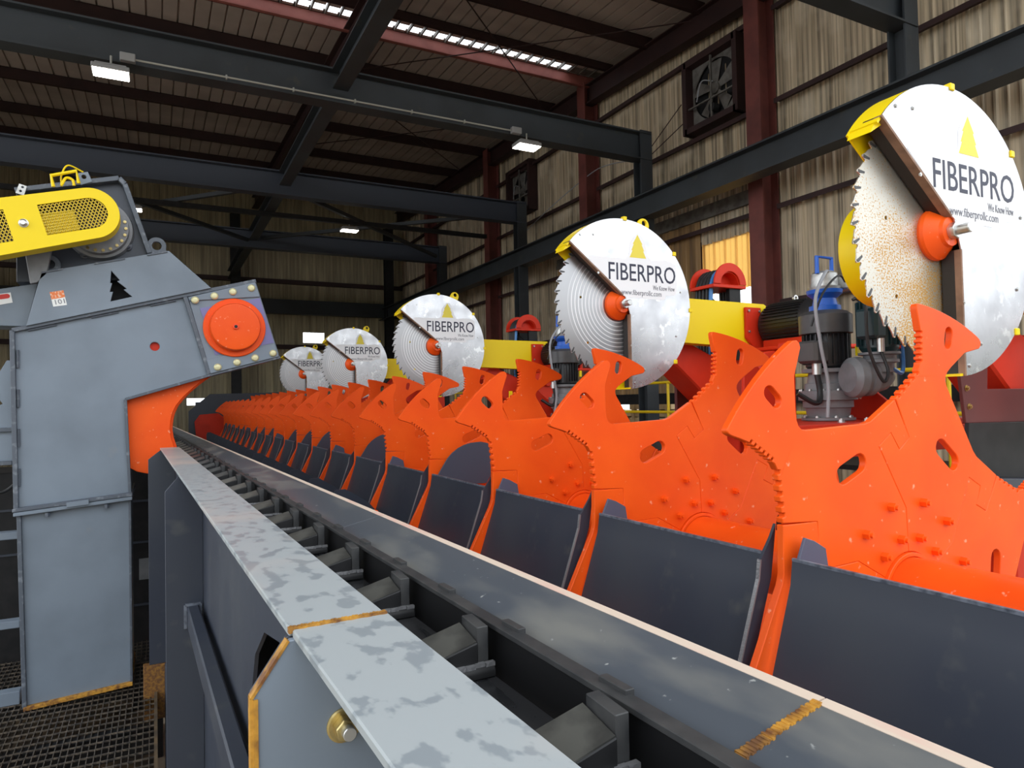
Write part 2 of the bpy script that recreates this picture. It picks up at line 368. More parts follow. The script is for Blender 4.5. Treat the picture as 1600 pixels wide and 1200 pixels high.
MB().box(XW-.02, XW+.12, 9.28, 10.9, .35, .5).box(XW-.02, XW+.12, 9.24, 9.34, .4, 3.3).box(XW-.02, XW+.12, 10.82, 10.92, .4, 3.3).build('opening_frame', 'maroon_dk', wr)
MB().box(XW-.35, XW-.02, 2.6, 18, -.12, .12).build('sill_beam', 'black', wr)
hd = MB()
hd.box(XW-.12, XW-.05, 9.35, 16.6, 3.74, 3.84).box(XW-.1, XW-.06, 9.35, 16.6, 3.84, 4.02)
hd.build('door_track', 'fan_dull', wr)
wf = thing('wall_far', 'dim corrugated wall at the far end of the mill', 'wall', kind='structure')
n = 21; wd = (XW-XL)/n
for i in range(n):
    x = XL+i*wd
    if i in (16,): wall_sheet(wf, 'X', YF, x, wd, FLOOR, 2.75, 3, 'clad_far'); wall_sheet(wf, 'X', YF, x, wd, 3.2, roofz(YF), 3, 'clad_far')
    elif i in (11,): wall_sheet(wf, 'X', YF, x, wd, FLOOR, .12, 3, 'clad_far'); wall_sheet(wf, 'X', YF, x, wd, .4, roofz(YF), 3, 'clad_far')
    else: wall_sheet(wf, 'X', YF, x, wd, FLOOR, roofz(YF), 3, 'clad_far')
wl = thing('wall_left', 'corrugated wall far to the left behind the conveyor drive', 'wall', kind='structure')
for i in range(9): wall_sheet(wl, 'Y', XL, 17.4+i*1.455, 1.455, FLOOR, roofz(YF)+.06, 4, 'clad', 0, -1)
# roof: corrugated sheets in two lengths with an open light slot between them
rf = thing('ceiling', 'grimy corrugated roof sheeting with an open light slot', 'roof', kind='structure')
def roof_sheet(y0, y1, meshname):
    b = MB(); pr = sheet_profile(wd+.012, 3, .05, .004, False); n_ = len(pr)
    vs = [(u, 0, v) for u, v in pr] + [(u, y1-y0, v+RS*(y1-y0)) for u, v in pr]
    b.add(vs, [(i, (i+1) % n_, n_+(i+1) % n_, n_+i) for i in range(n_)])
    o = b.build(meshname, 'roof', rf, local=True); o.location = (XL, y0, roofz(y0)); return o
for a, b_ in ((.3, 14.25), (14.50, YF+.2)):
    p0 = roof_sheet(a, b_, 'roof_panel')
    for i in range(1, n): share(p0, rf, (XL+i*wd, a, roofz(a)))
b = MB()
for i in range(63): b.box(XL+i*wd/3, XL+i*wd/3+.035, 14.1, 14.55, roofz(14.3)-.03, roofz(14.3)+.05)
b.box(9.35, XW, 14.1, 14.55, roofz(14.3), roofz(14.3)+.03)
b.build('slot_rib_row', 'fan_dull', rf)['kind'] = 'stuff'

def structure(name, label, cat, b, m, group=None, bevel=0):
    return b.build(name, m, props=(label, cat, group, 'structure'), bevel=bevel)
# purlins, rafters
py = [8.9, 10.5, 12.2, 13.72, 14.6, 16.5, 18.7, 20.9, 23.6, 26.0, 28.3]
for i, y in enumerate(py):
    z1 = roofz(y)-.005; dp = .22 if 13 < y < 14 else .31; b = MB().box(XL, XW-.1, y-.01, y+.01, z1-dp, z1).box(XL, XW-.1, y-.10, y+.01, z1-dp, z1-dp+.02).box(XL, XW-.1, y-.01, y+.10, z1-.015, z1)
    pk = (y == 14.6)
    structure('roof_purlin', 'dark red purlin coloured pink to imitate light from the roof slot' if pk else 'dark red roof purlin, %s counting from the open front' % ORD[i].replace('nearest', 'first'),
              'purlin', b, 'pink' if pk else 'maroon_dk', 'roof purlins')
for x, lab in ((3.78, 'deep dark red rafter running under the middle of the roof'), (XW-.28, 'dark red rafter along the top of the right wall')):
    b = MB(); a0, a1 = Vector((x, .3, roofz(.3)-.52)), Vector((x, YF-.1, roofz(YF)-.52)); b.ibeam(a0, a1, .26, .5)
    structure('roof_rafter', lab, 'rafter', b, 'maroon_dk', 'roof rafters')
for i, (x0, y0, x1, y1) in enumerate([(4.0, 16.4, 9.9, 10.6), (4.0, 10.6, 9.9, 16.4), (4.0, 22.5, 9.9, 16.6), (4.0, 16.6, 9.9, 22.5)]):
    b = MB().tube([(x0, y0, roofz(y0)-.42), (x1, y1, roofz(y1)-.42)], .014, 6)
    structure('brace_rod', 'thin steel brace rod crossing under the roof, %s of four' % ORD[i].replace('nearest', 'first'), 'brace rod', b, 'maroon_dk', 'roof brace rods')
for i, (y0, z0, y1, z1) in enumerate(((11.2, 6.35, 12.75, 5.5), (11.05, 5.95, 12.6, 5.5))):
    structure('wall_rod', 'thin rod sloping on the right wall left of the big fan, %s one' % ('upper', 'lower')[i], 'brace rod', MB().tube([(10.12, y0, z0), (10.12, y1, z1)], .012, 6), 'maroon_dk', 'wall rods')
structure('wall_cable', 'grey cable sagging along the right wall between column and post', 'cable', MB().tube(bez([(10.0, 18.3, 5.1), (9.9, 16.4, 5.45), (9.85, 14.4, 5.75), (9.6, 13.2, 5.6), (9.3, 11.7, 5.2)]), .014, 6), 'cable_grey')
# wall columns and girts
for i, y in enumerate((8.95, 14.62, 20.4, 26.1)):
    b = MB(); b.ibeam((10.02, y, FLOOR), (10.02, y, roofz(y)-.25), .34, .42, .03, .03, (1, 0, 0))
    structure('wall_column', 'maroon steel column on the right wall, %s from the open front' % ORD[i].replace('nearest', 'first'), 'column', b, 'maroon', 'wall columns')
for i, z in enumerate((1.75, 3.50, 5.45, 7.18)):
    b = MB()
    for y0, y1 in ((YN, 8.72), (9.2, 14.4), (14.85, 20.2), (20.6, YF)):
        if z < 3 and y0 < 14.5 and y0 > 5: continue
        b.box(XW-.20, XW-.04, y0, y1, z-.012, z+.012).box(XW-.21, XW-.195, y0, y1, z-.07, z+.02)
    structure('wall_girt', 'dark red girt along the right wall, %s from the ground' % ORD[i].replace('nearest', 'first'), 'girt', b, 'maroon_dk', 'wall girts')
for i, z in enumerate((2.55, 5.35)):
    structure('far_wall_girt', '%s dark girt across the far wall' % ('lower', 'upper')[i], 'girt', MB().box(XL, XW-.1, YF-.2, YF-.04, z-.09, z+.09), 'maroon_dk', 'far wall girts')
structure('far_wall_beam', 'deep charcoal beam across the far wall behind the saws', 'beam', MB().box(XL, XW-.1, YF-.75, YF-.4, 3.9, 4.5), 'steel', None)
for i, x in enumerate((2.9, 9.3)):
    b = MB(); b.ibeam((x, YF-.95, FLOOR), (x, YF-.95, 7.9), .36, .36, .03, .03, (0, 1, 0))
    structure('far_wall_column', 'dark column at the far wall, %s' % ('left of the rear saws', 'in the right corner')[i], 'column', b, 'black', 'far wall columns')
# bridge beams across the hall, on posts along the runway beam
XR = 9.2
b = MB(); b.ibeam((XR, 2.2, 4.05), (XR, YF-.3, 4.05), .34, .50, .03, .025)
structure('runway_beam', 'long charcoal runway beam running down the right side over the saws', 'beam', b, 'steel')
for i, y in enumerate((5.72, 11.41, 16.92, 22.89)):
    b = MB(); b.ibeam((XL, y, 5.33), (XR+.12, y, 5.33), .30, .58, .03, .022)
    structure('cross_beam', 'charcoal beam spanning the hall overhead, %s from the open front' % ORD[i].replace('nearest', 'first'), 'beam', b, 'steel_b' if i in (2, 3) else 'steel', 'overhead cross beams')
    b = MB(); b.ibeam((XR, y, 4.31), (XR, y, 5.66), .30, .26, .025, .02, (0, 1, 0))
    structure('beam_post', 'short charcoal post holding the %s overhead beam on the runway beam' % ORD[i].replace('nearest', 'first'), 'post', b, 'steel', 'posts on the runway beam')
    b = MB(); b.ibeam((XR, y, FLOOR), (XR, y, 3.79), .30, .30, .025, .02, (0, 1, 0))
    structure('runway_post', 'tall charcoal post under the runway beam below the %s overhead beam' % ORD[i].replace('nearest', 'first'), 'post', b, 'steel', 'posts under the runway beam')
ys = (5.72, 11.41, 16.92, 22.89, YF-.4)
for i in range(4):
    b = MB(); b.ibeam((2.76, ys[i]+.16, 5.42), (2.76, ys[i+1]-.16, 5.42), .26, .34, .02, .015)
    structure('tie_beam', 'charcoal tie beam along the hall between overhead beams, %s from the front' % ORD[i].replace('nearest', 'first'), 'beam', b, 'steel', 'tie beams')
for i, (x0, x1) in enumerate(((-2.6, 2.6), (2.6, -2.6), (3.0, 8.9), (8.9, 3.0))):
    structure('diagonal_brace', 'charcoal diagonal brace between the far overhead beams, %s of four' % ORD[i].replace('nearest', 'first'), 'brace',
              MB().bar((x0, 17.1, 5.25+.1*(i % 2)), (x1, 22.7, 5.25+.1*(i % 2)), .1, .1), 'steel', 'far diagonal braces')
b = MB().box(XL, XR, 19.1, 19.22, 5.12, 5.24)
structure('lamp_rail', 'thin dark rail carrying the two far lamps', 'rail', b, 'black')

# lamps
def lamp(x, y, z, label):
    t = thing('led_lamp', label, 'lamp', (x, y, z), 'overhead lamps')
    MB().box(-.24, .24, -.16, .16, 0, .07).box(-.2, .2, -.13, .13, .07, .1).build('housing', 'lamp_body', t, .01, local=True)
    MB().box(-.225, .225, -.145, .145, -.012, .0).build('diffuser', 'lamp', t, local=True)
    MB().tube([(0, 0, .09), (0, 0, .26)], .015).build('stem', 'conduit', t, local=True)
lamp(-.54, 11.22, 4.83, 'bright lamp under the nearest visible overhead beam, on the left')
lamp(6.28, 11.22, 4.83, 'bright lamp under the overhead beam left of the big wall fan')
lamp(-.5, 19.15, 4.94, 'small far lamp showing beside the grey drive plate')
lamp(4.9, 19.15, 4.94, 'small far lamp above the rear saws')
t = thing('conduit_run', 'thin galvanised conduit between two lamps along the overhead beam', 'conduit', (-.4, 11.2, 5.0))
MB().tube([(-.3, 11.23, 5.10), (6.0, 11.23, 5.10)], .016).build('pipe', 'conduit', t)
for x in (-.33, 6.05): MB().box(x-.1, x+.1, 11.16, 11.255, 5.04, 5.16).build('junction_box', 'lamp_body', t, .008)
for x in (1, 2, 3, 4, 5): MB().box(x-.012, x+.012, 11.21, 11.26, 5.07, 5.13).build('clip', 'conduit', t)

# exhaust fans on the right wall
def wall_fan(y, z, label, r=.6):
    t = thing('exhaust_fan', label, 'fan', (XW-.1, y, z), 'wall exhaust fans'); S = r*1.18
    fr = MB()
    for a in (-1, 1): fr.box(-.22, .06, a*S-.06, a*S+.06, -S-.06, S+.06); fr.box(-.22, .06, -S, S, a*S-.06, a*S+.06)
    fr.build('frame', 'maroon_dk', t, local=True)
    MB().prism([(-S, -S), (S, -S), (S, S), (-S, S)], -.02, .0, 'X', [circle(0, 0, r, 32)]).build('shroud', 'fan_dull', t, local=True)
    MB().prism([(-S, -S), (S, -S), (S, S), (-S, S)], .05, .06, 'X', [slot(q, 0, r*.72, .022, 90) for q in (-.22, .0, .26)]).build('shutter', 'black', t, local=True)
    for k in range(5):
        a = 2*pi*k/5+.3; u, v = Vector((0, cos(a), sin(a))), Vector((0, -sin(a), cos(a))); d = Vector((1, 0, 0))
        P = [u*.1-v*.04-d*.03, u*r*.93-v*.16-d*.05, u*r*.95+v*.16+d*.02, u*.1+v*.05+d*.0]
        MB().add(P+[p+d*.012 for p in P], [(0,1,2,3),(7,6,5,4),(0,4,5,1),(1,5,6,2),(2,6,7,3),(3,7,4,0)]).build('fan_blade', 'fan_dull', t, local=True)
    MB().cyl((-.05, 0, 0), (.03, 0, 0), .12, 16).build('fan_hub', 'fan_dull', t, local=True)
    MB().box(-.17, -.13, -.03, .0, -S, S).box(-.17, -.13, -S, S, -.25, -.22).build('motor_support', 'fan_dull', t, local=True)
    MB().cyl((-.16, -.015, -.42), (-.02, -.015, -.42), .09, 14).build('fan_motor', 'black', t, local=True)
    MB().tube(bez([(-.14, -.05, .1), (-.16, .25, .2), (-.14, .42, -.15)]), .012).build('fan_cable', 'cable_grey', t, local=True)
wall_fan(10.25, 6.33, 'large square exhaust fan high on the right wall beside the maroon column')
wall_fan(18.5, 6.55, 'smaller-looking exhaust fan in the far part of the right wall')
# outside the low opening: lumber and a shelf
for i, (y, z, hh) in enumerate(((11.6, FLOOR, 3.1), (13.4, FLOOR, 3.4), (15.2, FLOOR, 3.2))):
    t = thing('lumber_stack', 'stack of pale boards outside the low wall opening, %s from the left column' % ORD[2-i].replace('nearest', 'first'), 'lumber', (11.6, y, z), 'lumber outside')
    p0 = MB().box(-.8, .8, -.8, .8, 0, .16).build('board_layer', 'lumber', t, .01, local=True)
    for k in range(1, int(hh/.185)): share(p0, t, (random.uniform(-.05, .05), random.uniform(-.05, .05), k*.185))
    MB().box(-.8, -.7, -.7, -.6, 0, hh-.06).box(-.8, -.7, .6, .7, 0, hh-.06).build('sticker_strip', 'lumber', t, local=True)
# ================================================================== STAR WHEELS on their shaft
SX, SZ, PITCH, NS, SY0 = 2.62, -.79, 1.15, 20, 1.68
def toothed(a, b, n, depth):
    """n small saw teeth cut into the edge a -> b (material lies to the right of the direction)"""
    a, b = Vector(a), Vector(b); d = (b-a); L_ = d.length; d.normalize(); nrm = Vector((d.y, -d.x)); out = []
    for i in range(n):
        p = a + d*L_*i/n; q = a + d*L_*(i+.55)/n
        out += [tuple(p), tuple(q), tuple(q+nrm*depth), tuple(a + d*L_*(i+.95)/n + nrm*depth)]
    return out+[tuple(b)]
seam = [(-.050, .770), (.034, .617), (-.031, .572), (-.082, .640), (-.158, .591), (-.003, .343), (.003, .17)]
RO = 1.163
lead = toothed((-.045, .773), (.108, .884), 5, .014) + toothed((.121, .905), (.130, 1.045), 6, .014) + [(.122, 1.09), (.113, 1.128), (.112, 1.146), (.119, 1.156), (.134, 1.1553)]
lead += arc(0, 0, RO, 82.5, 62.8, 10) + [(.551, 1.022), (.560, 1.008), (.558, .993), (.546, .980)]
back = [rot2(p, -60) for p in [(-.612, .86), (-.610, .745), (-.606, .705), (-.597, .683), (-.583, .672), (-.562, .668), (-.235, .680), (-.200, .688), (-.053, .766)]]
s_cw = [rot2(p, -60-.06) for p in seam]; s_own = [rot2(p, -.12) for p in seam]
hub_arc = arc(0, 0, .17, 30, 88.5, 6)[1:-1]
seg_outline = [rot2(p, -.12) for p in lead[:1]] + lead[1:] + back[:-1] + s_cw + hub_arc + s_own[::-1][:-1]
seg_holes = [slot(.322, 1.02, .047, .025, 78), slot(.285, .535, .088, .036, -38)]
star0 = thing('star_wheel', 'x', 'star wheel', (SX, SY0, SZ), 'orange star wheels along the deck')
seg0 = MB().prism(seg_outline, 0, .030, 'Y', seg_holes).build('arm_segment', 'orange', star0, .0028, local=True, ang=30)
for k in range(1, 6): share(seg0, star0, (0, 0, 0), (0, radians(60*k), 0))
segs0 = [seg0]+[c for c in star0.children if c is not seg0]
MB().prism(circle(0, 0, .168, 40), -.012, .042, 'Y', [circle(0, 0, .152, 40)]).build('hub_weld_ring', 'orange', star0, .004, local=True)
stars = [star0]
for i in range(1, NS):
    c = copy_tree(star0); c.location = (SX, SY0+PITCH*i, SZ); stars.append(c)
for i, s in enumerate(stars):
    s['label'] = 'orange six-armed star wheel with toothed pockets, %s along the log deck' % (ORD[i] if i == 0 else ORD[i]+' nearest' if i < 19 else 'farthest')
    if i < 5:                                                         # bolt heads that the photo lets one see
        for sg in [c for c in s.children if c.name.startswith('arm_segment')]:
            for r_, a in ((.368, 74), (.368, 46), (.228, 72), (.228, 42)):
                o = hex_bolt(sg, (0, 0, 0), (0, -1, 0), .0185, .026, 'orange', washer=False); o.location = (r_*cos(radians(a)), 0, r_*sin(radians(a)))
sh = thing('drive_shaft', 'long orange tube shaft carrying the star wheels', 'shaft', (SX, -1.0, SZ))
MB().cyl((SX, .2, SZ), (SX, SY0+PITCH*(NS-1)+1.0, SZ), .150, 40).build('tube', 'orange', sh)
for y in (.2, SY0+PITCH*(NS-1)+.9): MB().cyl((SX, y-.1, SZ), (SX, y, SZ), .2, 24).build('end_collar', 'orange_edge', sh, .01)
for y in (.35, 12.6, 24.3):
    MB().prism([(SX-.3, FLOOR), (SX+.3, FLOOR), (SX+.22, SZ-.05), (SX+.17, SZ+.08), (SX-.17, SZ+.08), (SX-.22, SZ-.05)], y, y+.08, 'Y', [circle(SX, SZ, .152, 24)]).build('pillow_stand', 'dark', sh, .01)

# trays between the star wheels
rounds = {3, 5, 7, 8, 9, 11, 12, 13, 15, 16}
prof = [(1.945, -.562), (1.932, -.645), (1.66, -1.42), (1.10, -1.72), (1.10, -1.732), (1.652, -1.431), (1.922, -.647), (1.935, -.562)]
tray_parts = {}
def tray(i):
    y0 = SY0+PITCH*(i-1)+.075; y1 = SY0+PITCH*i-.028
    lab = 'dark slate chute tray in front of the nearest star wheel' if i == 0 else 'dark slate chute tray between the %s and %s nearest star wheels' % (ORD[i-1].replace('nearest', 'first'), ORD[i])
    t = thing('chute_tray', lab, 'tray', (1.6, y0, -1.7), 'chute trays along the deck')
    d = Vector((1.6, 0, -1.7))
    if not tray_parts:
        L_ = y1-y0
        loc = lambda pts: [(x-1.6, z+1.7) for x, z in pts]
        tray_parts['sheet'] = MB().prism(loc(prof), 0, L_, 'Y').build('sheet', 'dark', None, local=True)
        tray_parts['lip'] = MB().prism(loc([(1.947, -.556), (1.947, -.566), (1.933, -.566), (1.933, -.556)]), 0, L_, 'Y').build('lip_edge', 'dark_edge', None, local=True)
        fl = [(1.935, -.640), (1.955, -.52), (1.965, -.455), (1.94, -.50), (1.893, -.565), (1.882, -.575), (1.872, -.64), (1.60, -1.40), (1.655, -1.425)]
        tray_parts['flange'] = MB().prism(loc(fl), 0, .012, 'Y').build('end_flange', 'dark', None, local=True)
        b = MB(); pts = [(1.883, -.572), (1.873, -.64), (1.60, -1.40)]
        for a, c in zip(pts, pts[1:]): b.bar((a[0]-1.6, .006, a[1]+1.7), (c[0]-1.6, .006, c[1]+1.7), .006, .015, (0, 1, 0))
        tray_parts['bead'] = b.build('weld_bead', 'weld', None, local=True)
        tray_parts['fin'] = MB().prism(loc([(1.93, -.60), (1.937, -.565), (1.975, -.487), (2.022, -.503), (2.078, -.535), (2.095, -.64)]), 0, .012, 'Y').build('end_fin', 'pale_grey', None, .002, local=True)
        rp = [(1.935, -.66), (1.955, -.60), (2.005, -.522), (2.06, -.440), (2.10, -.400), (2.149, -.365), (2.20, -.342), (2.262, -.326), (2.354, -.320), (2.42, -.335), (2.44, -.40), (2.44, -.60), (2.40, -.66)]
        tray_parts['round'] = MB().prism(loc(rp), 0, .012, 'Y').build('rounded_end_plate', 'slate_plate', None, .002, local=True)
        tray_parts['cheek'] = MB().prism(loc([(1.815, -.985), (1.74, -.90), (1.53, -.765), (1.44, -.77), (1.41, -.85), (1.44, -1.32), (1.52, -1.40), (1.65, -1.425)]), 0, .010, 'Y').build('cheek_plate', 'dark', None, local=True)
        for o in tray_parts.values(): o.hide_render = False
    P = tray_parts; L_ = y1-y0
    share(P['sheet'], t); share(P['lip'], t); share(P['flange'], t, (0, -.01, 0)); share(P['bead'], t, (0, -.012, 0))
    if i in rounds: share(P['round'], t, (0, L_-.026, 0))
    else: share(P['fin'], t, (0, L_-.024, 0))
    if i >= 4: share(P['cheek'], t, (0, L_+.002, 0))
for i in range(0, NS): tray(i)

for o in tray_parts.values(): bpy.data.objects.remove(o)

# ================================================================== DRAG CONVEYOR (its line is turned a little from the deck)
TURN = .026
def conv(name, label, cat, loc=(0, 0, 0)):
    o = thing(name, label, cat, loc); o.rotation_euler = (0, 0, TURN); return o
YE = 5.93
rail = conv('conveyor_side_rail', 'worn grey flat-topped side rail running up the foreground', 'rail')
RX0, RX1, RZ = .183, .318, -.300
JY = .962
MB().box(RX0, RX1, JY+.003, YE, RZ-.012, RZ).build('top_plate', 'rail_top', rail, .002)
MB().box(RX0+.004, RX1+.004, -.6, JY-.003, RZ-.013, RZ-.001).build('top_plate', 'rail_top', rail, .002)
b = MB()
for k in range(54):
    x = RX0-.001+k*.00253; b.box(x, x+.0029, JY-.005+.0015*sin(k*.7), JY+.005+.0015*sin(k*1.1), RZ-.006, RZ+.0016+.0005*(k % 2))
b.build('rust_weld', 'rust', rail)
web = [(JY+.006, -1.9), (YE-.01, -1.9), (YE-.01, RZ-.012), (JY+.006, RZ-.012)]
hole = [(1.35, -1.15), (1.35, -.60), (1.42, -.545), (1.60, -.525), (1.80, -.56), (1.95, -.66), (2.08, -.9), (2.12, -1.15)]
MB().prism(web, .283, .293, 'X', [hole]).build('web', 'dark', rail)
def gusset(y, x0, zb, m, name='gusset'):
    o = MB().prism([(x0, zb), (.282 if y > 1 else RX1-.005, zb), (.282 if y > 1 else RX1-.005, RZ-.012), (RX0-.002, RZ-.012), (x0, RZ-.078)], y, y+.012, 'Y').build(name, m, rail, .0015); return o
gs = gusset(JY-.012, .134, -1.5, 'grey', 'end_flange_plate')
b = MB()                                                              # rusty torch-cut edge of the near flange
for a, c in (((.134, -1.5), (.134, RZ-.078)), ((.134, RZ-.078), (RX0-.002, RZ-.012))):
    b.bar((a[0]-.0015, JY-.006, a[1]), (c[0]-.0015, JY-.006, c[1]), .004, .016, (0, 1, 0))
b.build('rusty_edge', 'rust', gs)
b = MB(); b.bar((.1375, JY-.0135, -1.5), (.1375, JY-.0135, RZ-.080), .006, .003, (0, 1, 0)); b.build('rusty_edge', 'rust', gs)
g2 = gusset(3.49, .126, -1.9, 'dark'); gusset(5.80, .100, -1.9, 'dark'); gusset(JY+.005, .134, -1.5, 'dark', 'mating_flange_plate')
o = MB().lathe((.252, JY-.012, -.440), (0, -1, 0), [(0, .0235), (.002, .0235), (.003, .021), (.004, .021)], 28).build('washer', 'bolt_gold', rail)
MB().cyl((.252, JY-.015, -.440), (.252, JY-.034, -.440), .0165, 6).build('nut', 'bolt_gold', rail, .0015)
MB().cyl((.252, JY-.03, -.440), (.252, JY-.046, -.440), .0095, 14).build('stud', 'zinc', rail, .001)
tb = MB().box(.213, .263, 1.0, 3.488, -1.0, -.905).build('brace_tube', 'dark', rail, .006)
b = MB()
for a, c in (((.206, -1.005), (.206, -.90)), ((.206, -.90), (.270, -.90)), ((.270, -.90), (.270, -1.005))): b.bar((a[0], 3.484, a[1]), (c[0], 3.484, c[1]), .012, .012, (0, 1, 0))
b.build('weld_bead', 'dark_edge', tb)
MB().box(.06, .28, 5.78, 5.86, -2.3, -1.9).build('rusty_foot', 'rust_brown', rail, .004)
for y in (1.3, 3.6, 5.7): MB().box(.2, .3, y, y+.1, FLOOR, -1.9).build('leg', 'dark', rail, .004)

YB, YC = -.7, 24.2
pan = conv('conveyor_trough', 'black steel trough with channel rails under the chain flights', 'trough')
MB().box(.30, .448, YB, YC, -.400, -.388).build('pan_floor', 'pan_floor', pan)
MB().box(.461, .467, YB, YC, -.45, -.330).build('side_plate', 'pan', pan, .001)
MB().box(.455, .477, YB, YC, -.330, -.322).build('channel_rail', 'post_steel', pan, .001)
MB().box(.300, .306, YB, YC, -.45, -.33).build('inner_rail', 'pan', pan)
for y in (6.5, 10, 14, 18, 22): MB().box(.32, .59, y, y+.1, FLOOR, -.46).build('leg', 'dark', pan)
p0 = MB().box(.4675, .480, 0, .05, -.325, -.3165).build('spacer_pad', 'post_steel', pan, .001, local=True); p0.location = (0, .60, 0)
for k in range(1, 24): share(p0, pan, (0, .60+k*.237, 0))

sl = conv('slide_plate', 'scuffed slate slide plate with a bare worn upper edge beside the chain', 'slide')
SLX = [(.4775, -.352), (.4785, -.345), (.482, -.3385), (.488, -.334), (.497, -.3305), (.510, -.3275), (.600, -.3090), (.612, -.3085)]
def slide_seg(y0, y1):
    up = SLX; lo = [(x+.002, z-.009) for x, z in reversed(up)]
    o = MB().prism(up+lo, y0, y1, 'Y').build('slide_section', 'slide', sl, .0008)
    MB().prism([(.599, -.3085), (.614, -.3070), (.6165, -.311), (.6165, -.335), (.601, -.335)], y0, y1, 'Y').build('worn_edge', 'cream', o)
    return o
cuts = [-.7, .462, 1.85, 3.6, 5.4, 7.6, 10, 13, 17, 21, YC]
for a, c in zip(cuts, cuts[1:]): slide_seg(a+.001, c-.001)
b = MB()
for k in range(46):
    b.cur = 1 if k < 16 else 0; x = .482+k*.0026; zz = -.3320+.0222*(x-.49)/.108; b.box(x, x+.0030, .456+.0012*sin(k*1.7)-.002*(k < 18), .467+.0012*sin(k*2.3), zz-.004, zz+.0022+.0006*(k % 2))
b.build('rust_weld', ['rust', 'rust_brown'], sl)
MB().box(.602, .611, YB, YC, -1.75, -.325).build('skirt', 'dark', sl)
# deck floor that joins the slide skirt to the trays
MB().box(.62, 1.12, -.3, 24.6, -1.76, -1.73).build('deck_floor', 'dark', props=('dark floor plate between the slide plate and the chute trays', 'floor plate', None, 'structure'))

ch = conv('drag_chain', 'dark steel chain with wedge-topped cross flights', 'chain conveyor')
PF = .3175
wedge = [(-.016, 0), (.040, 0), (.040, .048), (.022, .062), (-.016, .046)]              # (y, z)
fl0 = MB().prism([(-.026, .0035), (.050, .0035), (.050, .020), (-.020, .020), (-.026, .014)], .310, .448, 'X').build('flight', 'chain', ch, .002, local=True)
b = MB(); BX = [(0,1,2,3),(7,6,5,4),(0,4,5,1),(1,5,6,2),(2,6,7,3),(3,7,4,0)]
b.add([(.308, -.016, .024), (.424, -.016, .052), (.424, .044, .064), (.308, .044, .036), (.308, -.016, .018), (.424, -.016, .018), (.424, .044, .018), (.308, .044, .018)], BX)
b.build('cross_bar', 'chain', fl0, .0012, local=True)
b = MB(); b.add([(.309, -.0145, .0260), (.4225, -.0145, .0538), (.4225, .0425, .0655), (.309, .0425, .038), (.309, -.0145, .022), (.4225, -.0145, .050), (.4225, .0425, .062), (.309, .0425, .034)], BX)
b.build('burnished_top', 'wedge_top', fl0, local=True)
MB().prism([(-.012, .016), (.040, .016), (.040, .076), (-.012, .072)], .425, .4425, 'X').build('end_post', 'post_steel', fl0, .001, local=True)
b = MB()
for k in range(9): x = .312+k*.0152; b.box(x, x+.0145, -.0215+.001*sin(k*2), -.0140, .018, .024+.001*sin(k*3.1))
b.build('weld_bead', 'weld', fl0, local=True)
fl0.location = (0, .575-PF, -.391)
for k in range(1, 74):
    c = copy_tree(fl0, ch) if k < 24 else share(fl0, ch)
    if k >= 24:
        for x in [q for q in fl0.children if q.name.startswith(('cross_bar', 'end_post'))]: share(x, c)
    c.location = (0, .575+(k-1)*PF, -.391)
for s_ in (.335,): MB().box(s_-.010, s_+.010, YB, YC, -.3878, -.380).build('chain_strand', 'chain', ch)

# far end of the deck: dark end wall with a red shield
e = thing('deck_end_plate', 'dark slate end plate closing the far end of the star-wheel deck', 'plate', (1.0, 25.0, FLOOR))
MB().prism([(.95, FLOOR), (.97, -.10), (1.62, .46), (4.0, .50), (4.5, .3), (4.5, FLOOR)], 25.0, 25.06, 'Y').build('plate', 'dark', e)
for x in (1.2, 3.4): MB().box(x, x+.12, 25.06, 25.6, FLOOR, .2).build('rib', 'dark', e)
e = MB().prism([(1.13, -.45), (1.29, -.22), (1.85, -.18), (2.13, -.40), (2.15, -.80), (1.88, -1.28), (1.2, -1.2)], 24.72, 24.76, 'Y').build('end_shield', 'red', None, .004)
tag(e, 'dull red eight-sided shield at the far end of the chain conveyor', 'shield')
MB().box(1.45, 1.6, 24.77, 24.98, -1.1, -.5).build('bracket', 'dark', e)
MB().box(1.4, 1.7, 24.77, 24.9, FLOOR, -1.05).build('stand', 'dark', e)
# ================================================================== SLASHER SAWS
def text_mesh(s, size, align='CENTER', thin=0., space=1.):
    c = bpy.data.curves.new('txt', 'FONT'); c.body = s; c.size = size; c.align_x = align; c.offset = thin; c.space_character = space; c.resolution_u = 3; c.extrude = .0006
    o = bpy.data.objects.new('txt', c); col.objects.link(o); dg = bpy.context.evaluated_depsgraph_get(); dg.update()
    me = bpy.data.meshes.new_from_object(o.evaluated_get(dg)); bpy.data.objects.remove(o)
    me.transform(Matrix(((1, 0, 0, 0), (0, 0, -1, 0), (0, 1, 0, 0), (0, 0, 0, 1))))
    return me
def text_part(name, s, size, m, parent, loc, width=None, align='LEFT', thin=0., space=1.):
    me = text_mesh(s, size, align, thin, space); me.materials.append(M[m])
    o = bpy.data.objects.new(name, me); col.objects.link(o); o.parent = parent; o.location = loc
    if width:
        xs = [v.co.x for v in me.vertices]; k = width/(max(xs)-min(xs)); me.transform(Matrix.Scale(k, 4, (1, 0, 0)))
    return o
GR, BR = .705, .612
GYD = .10                                                              # blade lies this far behind the cover
saw0 = thing('slasher_saw', 'x', 'saw', (3.43, 1.92, .79), 'slasher saws along the deck')
A0, A1 = 138., -85.5
p_corner = (GR*cos(radians(A0)), GR*sin(radians(A0))); p_bot = (GR*cos(radians(A1)), GR*sin(radians(A1)))
cover = arc(0, 0, GR, A0, A1, 60) + [(.056, -.080), (.01, .062), (-.02, .072)]
